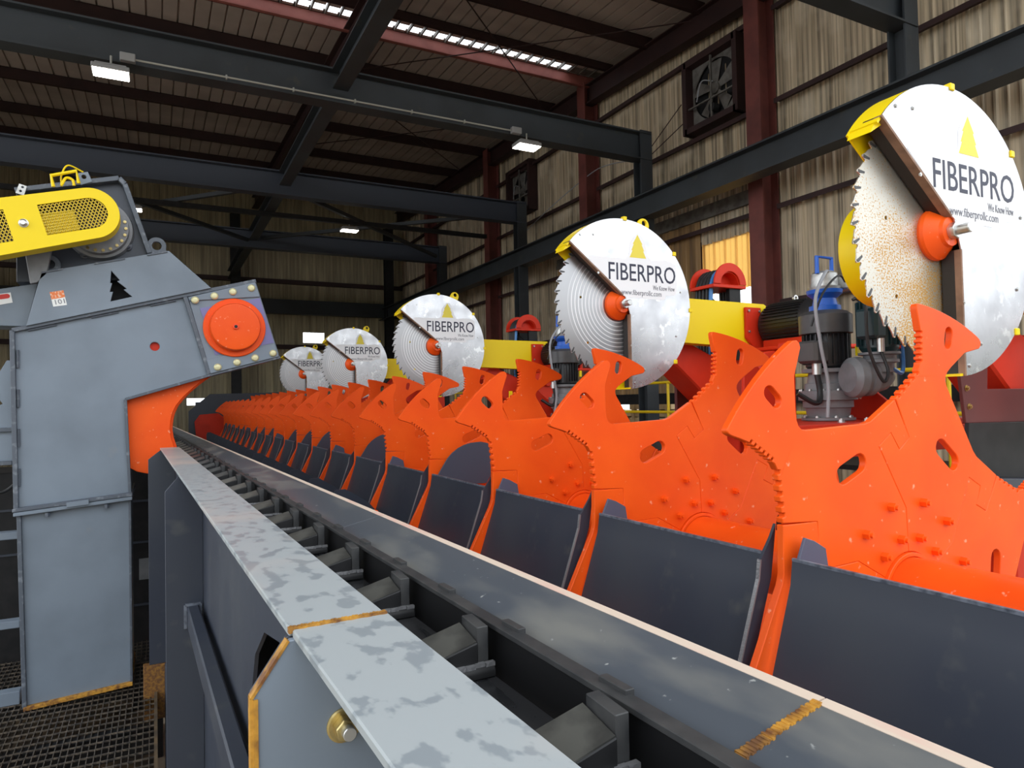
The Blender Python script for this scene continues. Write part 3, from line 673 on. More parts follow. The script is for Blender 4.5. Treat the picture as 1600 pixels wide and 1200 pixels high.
cv = MB().prism(cover, -.004, .004, 'Y', [circle(.115, .10, .012, 10)]).build('guard_cover', 'alu', saw0, .001, local=True)
# decal on the cover
yd = -.0052
dec = MB().prism([(-.120, .165), (-.345, .350), (-.33, .375), (.03, .375), (.06, .42), (.065, .50), (.12, .58), (.155, .60), (.19, .58), (.235, .50), (.25, .42), (.29, .375), (.40, .39), (.50, .385), (.555, .35),
                  (.565, .27), (.555, .12), (.535, .095), (.44, .09), (.43, .06), (.41, .05), (.03, .05), (.0, .065), (-.06, .118)], yd, yd+.001, 'Y').build('decal', 'decal', cv, local=True)
text_part('lettering', 'FIBERPRO', .205, 'ink', cv, (-.165, yd-.001, .195), .70, thin=.0006)
text_part('tagline', 'We Know How', .058, 'ink_grey', cv, (.30, yd-.001, .130), .235, thin=.0)
text_part('web_address', 'www.fiberprollc.com', .062, 'ink_grey', cv, (-.03, yd-.001, .078), .42, thin=.0)
tree = [(.0, 0), (.085, 0), (.055, .06), (.066, .06), (.040, .115), (.05, .115), (.018, .165), (.0, .195)]
tree = [(.150+x, .390+z) for x, z in tree] + [(.150-x, .390+z) for x, z in reversed(tree[1:-1])]
MB().prism(tree, yd-.0012, yd-.0002, 'Y').build('tree_emblem', 'decal_yellow', cv, local=True)
for a in (88, 40, -2, -42): 
    q = (cos(radians(a))*(GR+.004), sin(radians(a))*(GR+.004)); MB().box(q[0]-.018, q[0]+.018, -.012, .03, q[1]-.018, q[1]+.018).build('guard_clip', 'yellow', saw0, .004, local=True)
for r_, a in ((.62, 118), (.68, 128), (.35, 137), (.62, 12), (.60, -25), (.58, -70), (.66, -82), (.35, -80), (.52, -81)):
    o = hex_bolt(cv, (0, 0, 0), (0, -1, 0), .010, .006, 'zinc', 'cover_screw', False); o.location = (r_*cos(radians(a)), -.004, r_*sin(radians(a)))
# brown cut edge and the dark inner walls along the two open sides
def strip(a, c, y0, y1, wdt, name, m, par, shift=0.):
    b = MB(); a, c = Vector((a[0], 0, a[1])), Vector((c[0], 0, c[1])); d = (c-a).normalized(); nrm = Vector((-d.z, 0, d.x))
    b.bar(a+nrm*shift+Vector((0, (y0+y1)/2, 0)), c+nrm*shift+Vector((0, (y0+y1)/2, 0)), wdt, y1-y0, (0, 1, 0)); return b.build(name, m, par, local=True)
pc, ph = p_corner, (-.012, .072); pb, ph2 = p_bot, (.056, -.085)
strip(pc, ph, -.006, .034, .012, 'edge_strip', 'alu_edge', saw0); strip(ph2, pb, -.006, .026, .012, 'edge_strip', 'alu_edge', saw0)
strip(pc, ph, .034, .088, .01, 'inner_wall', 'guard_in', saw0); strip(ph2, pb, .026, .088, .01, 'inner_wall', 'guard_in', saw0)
# yellow shell behind the cover
ring = arc(0, 0, GR, 141, -88, 60) + arc(0, 0, GR-.012, -88, 141, 60)
MB().prism(ring, .004, .15, 'Y').build('guard_shell', 'yellow', saw0, local=True)
MB().prism(arc(0, 0, GR, 143, -90, 60)+[(.04, -.1), (-.1, .05)], .14, .15, 'Y').build('guard_back', 'yellow', saw0, local=True)
MB().prism([p_corner, (p_corner[0]-.045, p_corner[1]-.075), (p_corner[0]+.03, p_corner[1]-.03)], .02, .14, 'Y').build('hood_lip', 'yellow', saw0, local=True)
MB().prism(slot(.30, .675, .10, .06, 66, 8), .12, .14, 'Y', [circle(.325, .73, .026, 12)]).build('lifting_lug', 'yellow', saw0, local=True)
# blade
NT = 44; out = []
for k in range(NT):
    a = 360.*k/NT; st = 360./NT
    for da, r_ in ((0, BR), (.10, BR-.002), (.14, BR-.030), (.24, BR-.034), (.34, BR-.022), (.75, BR-.012)):
        t_ = radians(a+da*st); out.append((r_*cos(t_), r_*sin(t_)))
blade = MB().prism(out, GYD, GYD+.006, 'Y', [circle(-.36, .05, .011, 8), circle(-.30, -.32, .011, 8)]).build('blade', 'blade', saw0, local=True)
tip0 = MB().prism([(-.042, -.004), (-.040, .005), (-.004, .008), (.003, .004), (.003, -.008)], GYD-.002, GYD+.008, 'Y').build('tooth_tip', 'motor_grey', blade, local=True)
for k in range(NT):
    a = 360.*k/NT+.2; o = tip0 if k == 0 else share(tip0, blade)
    o.location = ((BR-.010)*cos(radians(a)), 0, (BR-.010)*sin(radians(a))); o.rotation_euler = (0, -radians(a+22), 0)
# arbor
hb = MB().lathe((0, GYD, 0), (0, -1, 0), [(0, .125), (.014, .130), (.030, .126), (.07, .082), (.075, .075), (.092, .070)], 40).build('arbor_flange', 'orange', saw0, local=True)
MB().cyl((0, GYD-.09, 0), (0, GYD-.125, 0), .042, 6).build('arbor_nut', 'zinc', hb, .003, local=True)
MB().cyl((0, GYD-.12, 0), (0, GYD-.185, 0), .024, 18).build('arbor_end', 'zinc', hb, .004, local=True)
# belt drive and motor behind
bg0 = MB().prism(arc(-.06, -.05, .275, 50, 310, 30) + [(.5, -.27), (1.88, -.32), (1.95, -.25), (1.95, .08), (1.88, .12), (.5, .13)], .24, .38, 'Y').build('belt_guard', 'yellow', saw0, .012, local=True)
pl = MB().prism([(1.60, .075), (1.80, .075), (1.80, -.23), (1.90, -.30), (2.0, -.34), (1.78, -.40), (1.60, -.22)], .205, .238, 'Y').build('red_bracket', 'red', saw0, .004, local=True)
for x, z in ((1.63, .04), (1.77, .04), (1.63, -.16), (1.77, -.16)):
    o = hex_bolt(pl, (0, 0, 0), (0, -1, 0), .013, .012, 'zinc', 'bracket_bolt', False); o.location = (x, .205, z)
mo = MB().lathe((1.93, .22, -.10), (0, -1, 0), [(0, .15), (.03, .195), (.06, .20), (.50, .20), (.51, .215), (.63, .215), (.68, .19), (.69, .12)], 36).build('saw_motor', 'motor_black', saw0, local=True)
f = MB()
for k in range(40):
    a = 2*pi*k/40; d = Vector((cos(a), 0, sin(a))); p = Vector((1.93, 0, -.10)); f.bar(p+d*.205+Vector((0, .15, 0)), p+d*.205+Vector((0, -.27, 0)), .006, .03, d)
f.build('cooling_fins', 'motor_black', mo, local=True)['kind'] = 'stuff'
MB().prism([(x*1.0, z) for x, z in circle(1.93, .135, .03, 14)], -.10, -.08, 'Y', [circle(1.93, .135, .016, 12)]).build('lifting_eye', 'zinc', mo, local=True)
MB().box(1.62, 2.3, -.5, .2, -.36, -.325).box(1.75, 1.8, -.4, .15, -.33, -.25).box(2.05, 2.1, -.4, .15, -.33, -.25).build('motor_table', 'red', saw0, .008, local=True)
pv = MB().prism([(1.5, -.38), (1.66, -.36), (1.80, -.42), (1.88, -.55), (1.9, -1.0), (1.45, -1.0), (1.42, -.52)], -.1, .1, 'Y').build('pivot_arm', 'red', saw0, .012, local=True)
MB().cyl((1.66, -.16, -.50), (1.66, .16, -.50), .075, 20).build('pivot_pin', 'red', pv, .008, local=True)
MB().prism([(.84, -.44), (1.0, -.24), (1.62, -.50), (1.56, -.84), (1.36, -.86)], .40, .72, 'Y').build('boom', 'red', saw0, .015, local=True)
MB().box(1.36, 1.56, .45, .67, -3.4-.79+.0, -.8).build('boom_leg', 'red', saw0, .01, local=True)
MB().box(1.52, 1.78, .42, .70, -.95, -.42).build('boom_head', 'red', saw0, .02, local=True)
# hose arch on its two posts
ha = thing('hose_arch', 'x', 'hose guide', (5.10, 2.38, .79+.12), 'hose arches over the yellow belt guards')
half = arc(0, .33, .215, 0, 180, 20); inner = arc(0, .33, .13, 180, 0, 16)
for y in (.0, .34): MB().prism(half+inner, y, y+.02, 'Y').build('rim', 'red', ha, .004, local=True)
MB().prism(arc(0, .33, .135, 0, 180, 16)+arc(0, .33, .12, 180, 0, 16), .02, .34, 'Y').build('drum', 'red', ha, local=True)
MB().box(-.22, .22, .01, .35, .295, .328).build('base_plate', 'red', ha, .004, local=True)
for y in (.04, .28): MB().box(.02 if y < .1 else -.14, .17 if y < .1 else -.02, y, y+.05, -.45, .295).build('post', 'black', ha, local=True)
MB().bar((-.1, .30, .28), (.1, .07, .0), .05, .05).build('brace', 'black', ha, local=True)
for k, (y, m) in enumerate(((.10, 'blue_hose'), (.15, 'rubber'), (.20, 'rubber'), (.25, 'rubber'), (.295, 'rubber'))):
    pts = [(-.20+.01*k, y, -.45), (-.185, y, .1), (-.165, y, .33)] + [(.155*cos(radians(a)), y, .33+.155*sin(radians(a))) for a in range(160, -1, -20)] + [(.16, y, .2), (.15, y, -.3)]
    MB().tube(pts, .021, 8).build('hose', m, ha, local=True)

sawpos = [(3.43, 1.92, .785), (3.43, 4.54, .79), (3.43, 8.74, .79), (3.45, 13.35, .81), (3.43, 18.2, .835)]
saws = [saw0]
for p in sawpos[1:]:
    c = copy_tree(saw0); c.location = p; saws.append(c)
saw0.location = sawpos[0]
labels = ['nearest slasher saw, its blade speckled with golden pitch, cut off by the frame', 'second slasher saw with bright guard and ringed blade beside the yellow belt guard',
          'third slasher saw of the row, half the height of the second', 'fourth slasher saw, overlapping the farthest one', 'farthest slasher saw beside the drive head, partly hidden by the fourth']
for s, l in zip(saws, labels): s['label'] = l
for c in saw0.children:
    if c.name.startswith('blade'):
        c.data = c.data.copy(); c.data.materials[0] = M['blade_rust']
MB().prism(arc(0, .33, .133, 0, 180, 16), .12, .14, 'Y').build('drum_face', 'red', ha, local=True)
ha0 = ha
ha0.location = (5.10, 5.0, .80); ha0['label'] = 'red hose arch with blue hose in front of the amber wall panel'
for (x, y, z), l in (((5.12, 9.2, .80), 'red hose arch behind the third saw, beyond the middle yellow belt guard'), ((5.12, 13.8, .80), 'farthest red hose arch seen left of the charcoal post')):
    c = copy_tree(ha0); c.location = (x, y, z); c['label'] = l

# ================================================================== GEARMOTORS AND THEIR RED FRAMES
def gearmotor(x, y, z, label):
    t = thing('upright_gearmotor', label, 'gearmotor', (x, y, z), 'upright gearmotors'); U = (0, 0, 1)
    gb = MB().lathe((0, 0, 0), U, [(0, .16), (.02, .16), (.025, .125), (.10, .135), (.105, .15), (.16, .15), (.165, .175), (.24, .175), (.245, .14), (.30, .135), (.305, .12), (.36, .115), (.39, .11)], 32).build('gearbox', 'gear_grey', t, local=True)
    for k in range(12):
        a = 2*pi*k/12; hex_bolt(gb, (0, 0, 0), U, .010, .012, 'zinc', 'gearbox_bolt', False).location = (.163*cos(a), .163*sin(a), .24)
    for k in range(8):
        a = 2*pi*k/8+.2; hex_bolt(gb, (0, 0, 0), U, .012, .014, 'zinc', 'gearbox_bolt', False).location = (.142*cos(a), .142*sin(a), .02)
    MB().tube(bez([(.10, -.1, .33), (.15, -.12, .34), (.155, -.13, .22), (.15, -.12, .17)]), .008).build('breather_pipe', 'zinc', gb, local=True)
    MB().box(.02, .07, -.178, -.172, .19, .215).build('name_plate', 'white', gb, local=True)
    MB().lathe((0, 0, .39), U, [(0, .15), (.03, .15), (.032, .13)], 32).build('adapter_flange', 'gear_grey', t, local=True)
    st = MB().lathe((0, 0, .42), U, [(0, .11), (.02, .125), (.28, .125), (.30, .115)], 28).build('stator', 'motor_black', t, local=True)
    f = MB()
    for k in range(26):
        a = 2*pi*k/26; d = Vector((cos(a), sin(a), 0)); f.bar(d*.130+Vector((0, 0, .46)), d*.130+Vector((0, 0, .70)), .006, .028, d)
    f.build('cooling_fins', 'motor_black', st, local=True)['kind'] = 'stuff'
    MB().box(-.25, -.12, -.12, .03, .46, .64).build('terminal_box', 'motor_grey', t, .02, local=True)
    MB().cyl((-.17, -.06, .46), (-.17, -.06, .37), .028, 12).build('cable_gland', 'zinc', t, local=True)
    MB().lathe((0, 0, .70), U, [(0, .135), (.01, .160), (.16, .160), (.19, .13), (.20, .10)], 32).build('fan_cover', 'motor_grey', t, local=True)
    MB().lathe((0, 0, .90), U, [(0, .095), (.04, .095), (.045, .075), (.10, .068), (.14, .105), (.17, .11), (.172, .05)], 24).build('brake', 'blue', t, local=True)
    MB().lathe((0, 0, 1.065), U, [(0, .095), (.03, .10), (.035, .085), (.14, .08), (.16, .06)], 20).build('encoder', 'silver', t, local=True)
    MB().box(.06, .17, -.12, -.01, 1.07, 1.18).build('encoder_box', 'silver', t, .01, local=True)
    MB().tube([(-.09, -.02, 1.2), (-.09, -.02, 1.34), (.05, -.02, 1.34), (.05, -.02, 1.2)], .014, 6).build('release_handle', 'blue', t, local=True)
    MB().tube(bez([(0, -.04, 1.22), (-.12, -.1, 1.18), (-.24, -.12, .95), (-.23, -.14, .6), (-.20, -.16, .3), (-.24, -.18, .03)]), .011).build('cable', 'cable_grey', t, local=True)
    MB().tube(bez([(.08, -.1, 1.12), (-.05, -.14, 1.16), (-.2, -.14, 1.0), (-.26, -.1, .75)]), .007).build('cable', 'rubber', t, local=True)
    MB().tube(bez([(-.17, -.06, .38), (-.16, -.07, .22), (-.21, -.08, .14), (-.3, -.02, .22)]), .018).build('cable', 'rubber', t, local=True)
    MB().box(.09, .115, -.155, -.14, .52, .60).build('warning_tag', 'yellow', t, local=True)
    return t
GZ = -.175
g1 = gearmotor(4.28, 3.3, GZ, 'tall black upright gearmotor with blue brake, right of the big black saw motor')
g1.scale = (1.12, 1.12, .87)
g2_ = copy_tree(g1); g2_.location = (4.28, 6.85, GZ); g2_['label'] = 'black upright gearmotor with blue brake, left of the second saw'
# angle gearmotor, dark green
t = thing('angle_gearmotor', 'dark green motor on a grey right-angle gearbox beside the nearest blade', 'gearmotor', (4.24, 2.95, .0)); U = (0, 0, 1)
t.location = (4.36, 2.95, .05)
X0 = Vector((0, 0, 0))
MB().lathe((-.20, .10, .07), (1, -.34, 0), [(0, .10), (.03, .135), (.08, .14), (.085, .12), (.12, .12), (.125, .13), (.165, .13), (.17, .105), (.22, .105), (.27, .09), (.33, .04), (.34, .02)], 28).build('gearbox', 'gear_grey', t, local=True)
MB().lathe((0, 0, .10), U, [(0, .09), (.06, .09), (.065, .12), (.085, .12), (.09, .10), (.115, .10), (.12, .13), (.135, .13)], 26).build('adapter_flange', 'gear_grey', t, local=True)
st = MB().lathe((0, 0, .235), U, [(0, .10), (.03, .122), (.36, .122), (.37, .134), (.47, .134), (.50, .115), (.51, .05)], 26).build('stator', 'motor_green', t, local=True)
f = MB()
for k in range(22):
    a = 2*pi*k/22; d = Vector((cos(a), sin(a), 0)); f.bar(d*.126+Vector((0, 0, .28)), d*.126+Vector((0, 0, .58)), .006, .026, d)
f.build('cooling_fins', 'motor_green', st, local=True)['kind'] = 'stuff'
MB().box(-.21, -.10, -.13, .03, .32, .52).build('terminal_box', 'motor_green', t, .018, local=True)
MB().cyl((-.13, -.10, .32), (-.13, -.10, .23), .024, 12).build('cable_gland', 'zinc', t, local=True)
MB().tube(bez([(-.13, -.10, .24), (-.12, -.14, .1), (-.18, -.14, .04), (-.25, -.1, .25), (-.24, -.08, .5), (-.17, -.05, .62), (-.26, 0, .58)]), .011).build('cable', 'rubber', t, local=True)
MB().tube(bez([(.1, .05, .86), (-.05, 0, .96), (-.15, -.02, .88), (-.12, 0, .72)]), .017).build('hose', 'rubber', t, local=True)
MB().tube(bez([(.1, .03, .86), (-.03, -.03, .93), (-.11, -.05, .86), (-.1, -.03, .73)]), .010).build('hose', 'blue_hose', t, local=True)
MB().tube(bez([(.02, -.08, .12), (.12, -.08, .10), (.16, -.06, .25), (.15, -.04, .45)]), .014).build('hose', 'blue_hose', t, local=True)
MB().box(.13, .16, -.06, .02, .26, .50).build('red_bracket', 'red', t, .004, local=True)

def drive_frame(y, label, xa=3.2, xb=5.3, back=True):
    t = thing('gearmotor_stand', label, 'frame', (3.5, y, FLOOR), 'red gearmotor frames')
    MB().box(xa, xb, y-.40, y+.5, -.225, -.18).build('table', 'red', t, .006)
    MB().box(xa, xb, y-.40, y-.33, -.40, -.225).box(xa, xb, y+.4, y+.5, -.40, -.225).build('under_beam', 'red', t, .006)
    for x0, s_ in ((3.55, 1), (4.55, 1)) if back else ((3.72, 1),):
        MB().prism([(x0, -.18), (x0+.02, .22), (x0+.12, .24), (x0+.50, -.08), (x0+.50, -.18)], y+.1, y+.125, 'Y').build('gusset', 'red', t, .004)
    MB().prism([(y-.4, -.18), (y+.4, -.18), (y+.4, .30 if back else .1), (y+.2, .30 if back else .1)], 4.60, 4.63, 'X').build('side_gusset', 'red', t, .004)
    if back: MB().box(4.40, 4.46, y+.42, y+.5, -.18, .35).box(4.36, 4.9, y+.44, y+.5, .3, .42).build('back_bar', 'red', t, .006)
    for x in (xa+.1, xb-.24): MB().box(x, x+.14, y-.1, y+.1, FLOOR, -.23).build('leg', 'red', t, .006)
    for x in (4.02, 4.28, 4.55): hex_bolt(t, (x, y-.3, -.18), (0, 0, 1), .02, .02, 'zinc')
    MB().box(3.50, 3.53, y-.1, y-.07, -.18, .12).build('yellow_post', 'yellow', t)
drive_frame(3.3, 'red steel frame carrying the nearest pair of gearmotors')
drive_frame(6.85, 'red steel frame under the gearmotor left of the second saw', 3.65, 4.8, False)

# maroon and black chute plates behind the nearest star wheel
t = thing('discharge_chute', 'maroon chute plate over a black band, right of the nearest star wheel', 'chute', (4.2, 2.28, FLOOR))
p = MB().prism([(4.09, .125), (4.375, .152), (4.365, .019), (6.4, .018), (6.4, -.21), (4.135, -.175)], 2.28, 2.30, 'Y').build('upper_plate', 'maroon_pl', t, .002)
for x, z in ((4.15, .026), (4.17, -.08)): hex_bolt(p, (x, 2.28, z), (0, -1, 0), .014, .012, 'bolt_gold')
MB().prism([(4.135, -.175), (6.4, -.21), (6.4, -.66), (4.11, -.48)], 2.265, 2.29, 'Y').build('lower_plate', 'black', t, .002)
MB().prism([(4.11, -.48), (6.4, -.66), (6.4, -.75), (4.11, -.57)], 2.15, 2.29, 'Y').build('ledge', 'dark', t, .002)
MB().box(5.4, 5.6, 2.26, 2.32, FLOOR, -.5).build('leg', 'black', t)
t = thing('side_shield', 'small dark maroon shield plate behind the second saw guard', 'shield', (4.75, 5.4, FLOOR))
MB().box(4.70, 4.92, 5.38, 5.42, -.42, .22).build('plate', 'maroon_pl', t, .003)
MB().box(4.78, 4.85, 5.42, 5.5, FLOOR, .1).build('post', 'black', t)
# yellow railings of the walkway behind the deck
for i, (y0, y1) in enumerate(((2.4, 8.0), (8.4, 14.0), (14.4, 20.0))):
    t = thing('guard_railing', 'yellow pipe railing along the back walkway, %s section' % ('near', 'middle', 'far')[i], 'railing', (7.5, y0, -.83), 'yellow railings')
    for z in (.27, -.22): MB().tube([(7.5, y0, z), (7.5, y1, z)], .024).build('rail', 'yellow_rail', t)
    k = 0
    while y0+.4+k*1.5 < y1:
        MB().tube([(7.5, y0+.4+k*1.5, -.83), (7.5, y0+.4+k*1.5, .27)], .024).build('post', 'yellow_rail', t); k += 1
t = thing('back_walkway', 'dark steel walkway behind the star-wheel deck', 'walkway', (7.4, 2, FLOOR), kind='structure')
MB().box(7.4, 8.7, 2.2, 24, -.9, -.84).build('deck_plate', 'black', t)
for y in (3, 9, 15, 21): MB().box(7.45, 7.6, y, y+.15, FLOOR, -.9).box(8.5, 8.65, y, y+.15, FLOOR, -.9).build('leg', 'black', t)
# ================================================================== CONVEYOR DRIVE HEAD (left)
dr = thing('conveyor_drive', 'tall blue-grey conveyor drive head with orange cap and yellow belt guard', 'drive unit', (-.5, 6.0, -2.13))
YD = 6.0
def border(poly, wdt, y0, y1, name, m, parent, close=True, bevel=.003):
    b = MB(); k = len(poly)
    for i in range(k if close else k-1):
        a, c = poly[i], poly[(i+1) % k]; b.bar((a[0], (y0+y1)/2, a[1]), (c[0], (y0+y1)/2, c[1]), wdt, y1-y0, (0, 1, 0))
    return b.build(name, m, parent, bevel)
def inset(poly, d):
    cx = sum(p[0] for p in poly)/len(poly); cy = sum(p[1] for p in poly)/len(poly)
    return [(p[0]+(cx-p[0])*d, p[1]+(cy-p[1])*d) for p in poly]
head = [(-.911, .586), (.747, 1.049), (.935, .416), (.39, .264), (-.204, .078), (-.176, -.655), (-.888, -.698)]
hd = MB().prism(head, YD+.02, YD+.75, 'Y', [circle(-.002, .489, .034, 20)]).build('head_box', 'grey', dr, .004)
MB().box(-.06, .06, YD+.05, YD+.06, .43, .55).build('hole_backing', 'red', hd)
border([(.747, 1.049), (-.911, .586), (-.888, -.698)], .030, YD-.012, YD+.03, 'rim', 'grey_edge', hd, False)
border([(.935, .416), (.39, .264), (-.204, .078), (-.176, -.655)], .022, YD-.008, YD+.03, 'rim', 'grey_edge', hd, False)
border([(.215, .885), (.385, .272)], .032, YD-.012, YD+.03, 'rim', 'grey_edge', hd, False)
# weld stitches along the rim
for (a, c) in (((-.88, .585), (.70, 1.025)), ((-.88, .50), (-.87, -.64))):
    for k in range(4):
        t0, t1 = (k+.15)/4, (k+.6)/4; P = lambda t: (a[0]+(c[0]-a[0])*t, YD+.01, a[1]+(c[1]-a[1])*t-.012)
        MB().tube([P(t0), P(t1)], .010, 6).build('weld_bead', 'grey_edge', hd)
# bearing plate
bp = MB().prism([(.235, .885), (.735, 1.035), (.922, .42), (.395, .275)], YD-.006, YD+.02, 'Y').build('bearing_plate', 'grey', dr, .002)
MB().prism([(.32, .80), (.775, .905), (.885, .535), (.43, .425)], YD-.0105, YD-.006, 'Y').build('lilac_panel', 'lilac', bp)
st_top = MB().prism([(.245, .855), (.235, .885), (.74, 1.035), (.775, .915)], YD-.02, YD-.006, 'Y').build('clamp_strip', 'grey', bp, .003)
st_bot = MB().prism([(.395, .275), (.365, .385), (.885, .525), (.922, .42)], YD-.02, YD-.006, 'Y').build('clamp_strip', 'grey', bp, .003)
for x, z in [(.285, .862), (.427, .903), (.566, .945), (.709, .984)]: MB().lathe((x, YD-.02, z), (0, -1, 0), [(0, .029), (.008, .029), (.016, .02), (.018, .008)], 16).build('bolt', 'pale_bolt', st_top)
for x, z in [(.447, .327), (.593, .367), (.732, .406), (.874, .446)]: MB().lathe((x, YD-.02, z), (0, -1, 0), [(0, .029), (.008, .029), (.016, .02), (.018, .008)], 16).build('bolt', 'pale_bolt', st_bot)
cap = MB().lathe((.578, YD-.01, .650), (0, -1, 0), [(0, .238), (.020, .238), (.026, .232), (.026, .196), (.085, .192), (.097, .184), (.10, .17), (.092, .0)], 56).build('shaft_cap', 'orange', dr)
MB().cyl((.578, YD-.10, .650), (.578, YD-.118, .650), .024, 6).build('plug', 'orange_edge', cap, .002)
MB().cyl((.578, YD-.117, .650), (.578, YD-.1195, .650), .013, 12).build('plug_hole', 'black', cap)
# orange curved guard plate under the head
og = [(.39, .262), (.30, .190), (.235, .130), (.185, .075), (.145, .022), (.120, -.035), (.107, -.09), (.100, -.162), (.108, -.23), (.131, -.307), (.16, -.42), (.10, -.52), (.0, -.515), (-.06, -.505), (-.13, -.485), (-.18, -.455), (-.21, -.40), (-.21, .09)]
MB().prism(og, YD+.08, YD+.14, 'Y').build('curved_guard', 'orange', dr, .004)
MB().prism([(x+.02, z) for x, z in og], YD+.14, YD+.60, 'Y').build('guard_wrap', 'orange', dr, .004)
# column under the head
MB().prism([(-.872, -.74), (-.178, -.685), (-.173, -2.075), (-.839, -2.115)], YD+.015, YD+.70, 'Y').build('column', 'grey', dr, .004)
border([(-.872, -.74), (-.84, -2.115)], .028, YD-.01, YD+.03, 'column_rim', 'grey_edge', dr, False)
border([(-.178, -.685), (-.173, -2.075)], .018, YD-.005, YD+.03, 'column_rim', 'grey_edge', dr, False)
fl = MB().prism([(-.905, -.690), (-.158, -.632), (-.158, -.658), (-.905, -.716)], YD-.05, YD+.75, 'Y').build('flange', 'grey_edge', dr, .004)
MB().prism([(-.900, -.718), (-.160, -.660), (-.160, -.688), (-.900, -.746)], YD-.045, YD+.75, 'Y').build('flange', 'grey', dr, .004)
MB().prism([(-.58, -.670), (-.44, -.659), (-.44, -.695), (-.58, -.706)], YD-.062, YD-.045, 'Y').build('shim', 'grey', fl, .002)
for x in (-.70, -.33): MB().cyl((x, YD-.02, -.735+(x+.7)*.077), (x, YD-.02, -.765+(x+.7)*.077), .018, 6).build('flange_bolt', 'grey_edge', fl)
MB().prism([(-.845, -2.105), (-.165, -2.062), (-.165, -2.09), (-.845, -2.135)], YD-.02, YD+.72, 'Y').build('rusty_foot', 'rust', dr, .003)
# cover hood with the cut-out tree
hood = [(-.731, 1.015), (.10, 1.241), (.404, .965), (-.824, .617)]
tr = [(-.292, 1.055), (-.235, .985), (-.254, .978), (-.19, .923), (-.212, .916), (-.154, .865), (-.298, .821), (-.281, .896), (-.302, .893), (-.286, .962), (-.299, .960)]
hc = MB().prism(hood, YD-.03, YD-.015, 'Y', [tr]).build('hood_plate', 'grey', dr, .002)
MB().prism(inset(hood, .02), YD+.20, YD+.55, 'Y').build('hood_body', 'black', dr)
for x0, x1 in ((-.73, -.60), (-.40, -.20), (-.05, .09)):
    z = lambda x: 1.015+(x+.731)*.272
    MB().prism([(x0, z(x0)), (x1, z(x1)), (x1, z(x1)-.012), (x0, z(x0)-.012)], YD-.04, YD+.2, 'Y').build('hood_tab', 'grey_edge', hc)
MB().prism([(-.731, 1.015), (.10, 1.241), (.10, 1.225), (-.731, .999)], YD-.015, YD+.5, 'Y').build('hood_top', 'grey', dr)
def lug(x, z, nm='lifting_lug'):
    MB().prism(arc(x, z, .068, 195, -15, 14)+[(x+.07, z-.12), (x-.07, z-.12)], YD+.05, YD+.09, 'Y', [circle(x, z, .034, 16)]).build(nm, 'grey_edge', dr, .008)
lug(.016, 1.29); lug(-.69, 1.09)
# label on the hood
lb = MB().prism([(-.682, .869), (-.597, .889), (-.575, .781), (-.66, .764)], YD-.0315, YD-.0302, 'Y').build('number_label', 'white', hc)
MB().prism([(-.682, .869), (-.597, .889), (-.586, .838), (-.671, .816)], YD-.0325, YD-.0316, 'Y').build('label_band', 'sign_orange', lb)
tx = text_part('label_number', '101', .05, 'ink_grey', lb, (0, 0, 0), .06)
tx.location = Vector((-.655, YD-.0328, .778))-dr.location; tx.rotation_euler = (0, -.22, 0)
# reducer plate with raised edge, ring flange, belt guard
red = [(-.90, 1.615), (-.24, 1.792), (-.201, 1.752), (-.035, 1.225), (-.10, 1.02), (-.9, .95)]
rd = MB().prism(red, YD+.10, YD+.30, 'Y').build('reducer_body', 'dark', dr, .004)
border([(-.90, 1.615), (-.24, 1.792), (-.201, 1.752), (-.035, 1.225)], .036, YD+.03, YD+.12, 'reducer_rim', 'grey_edge', rd, False)
for x, z in ((-.19, 1.275), (-.47, 1.19)): MB().lathe((x, YD+.10, z), (0, -1, 0), [(0, .035), (.02, .035), (.024, .022), (.045, .022), (.05, .01)], 14).build('reducer_bolt', 'dark', rd)
rg = MB().lathe((-.375, YD+.10, 1.385), (0, -1, 0), [(0, .235), (.06, .225), (.065, .205), (.13, .20), (.135, .16)], 44).build('output_flange', 'gear_grey', rd)
for k in range(12):
    a = radians(200+k*16); x, z = -.375+.182*cos(a), 1.385+.182*sin(a); hex_bolt(rg, (x, YD-.03, z), (0, -1, 0), .012, .012, 'bolt_gold', 'flange_bolt', False)
c0 = (-.405, 1.415); ax = (-.9613, -.2756); pr_ = (.2756, -.9613); R_ = .182; LB = 1.35
to = lambda s_, t_: (c0[0]+ax[0]*s_+pr_[0]*t_, c0[1]+ax[1]*s_+pr_[1]*t_)
ab = math.degrees(atan2(ax[1], ax[0]))
stad = arc(c0[0], c0[1], R_, ab+270, ab+90, 24) + arc(*to(LB, 0), R_*1.12, ab+90, ab-90, 16)
def win(s0, s1, h_, rnd):
    if rnd: return [to(s1, h_), to(s1, -h_)] + [to(-h_*sin(radians(a)), -h_*cos(radians(a))) for a in range(0, 181, 15)]
    return [to(s0, h_), to(s0, -h_), to(s1, -h_), to(s1, h_)]
w1, w2 = win(0, .30, .108, True), win(.50, .80, .11, False)
YG = 5.70
bgd = MB().prism(stad, YG, YG+.006, 'Y', [w1, w2]).build('belt_guard_face', 'yellow', dr, .0015)
rim = stad; inn = [(c0[0]+(p[0]-c0[0])*1.0, p[1]) for p in stad]
b = MB(); k = len(stad)
for i in range(k):
    a, c = stad[i], stad[(i+1) % k]; b.add([(a[0], YG+.003, a[1]), (c[0], YG+.003, c[1]), (c[0], YG+.15, c[1]), (a[0], YG+.15, a[1])], [(0, 1, 2, 3)])
b.build('belt_guard_rim', 'yellow', dr)
MB().prism([(c0[0]+(p[0]-c0[0])*.985, c0[1]+(p[1]-c0[1])*.985) for p in stad], YG+.14, YG+.15, 'Y').build('belt_guard_back', 'guard_in', dr)
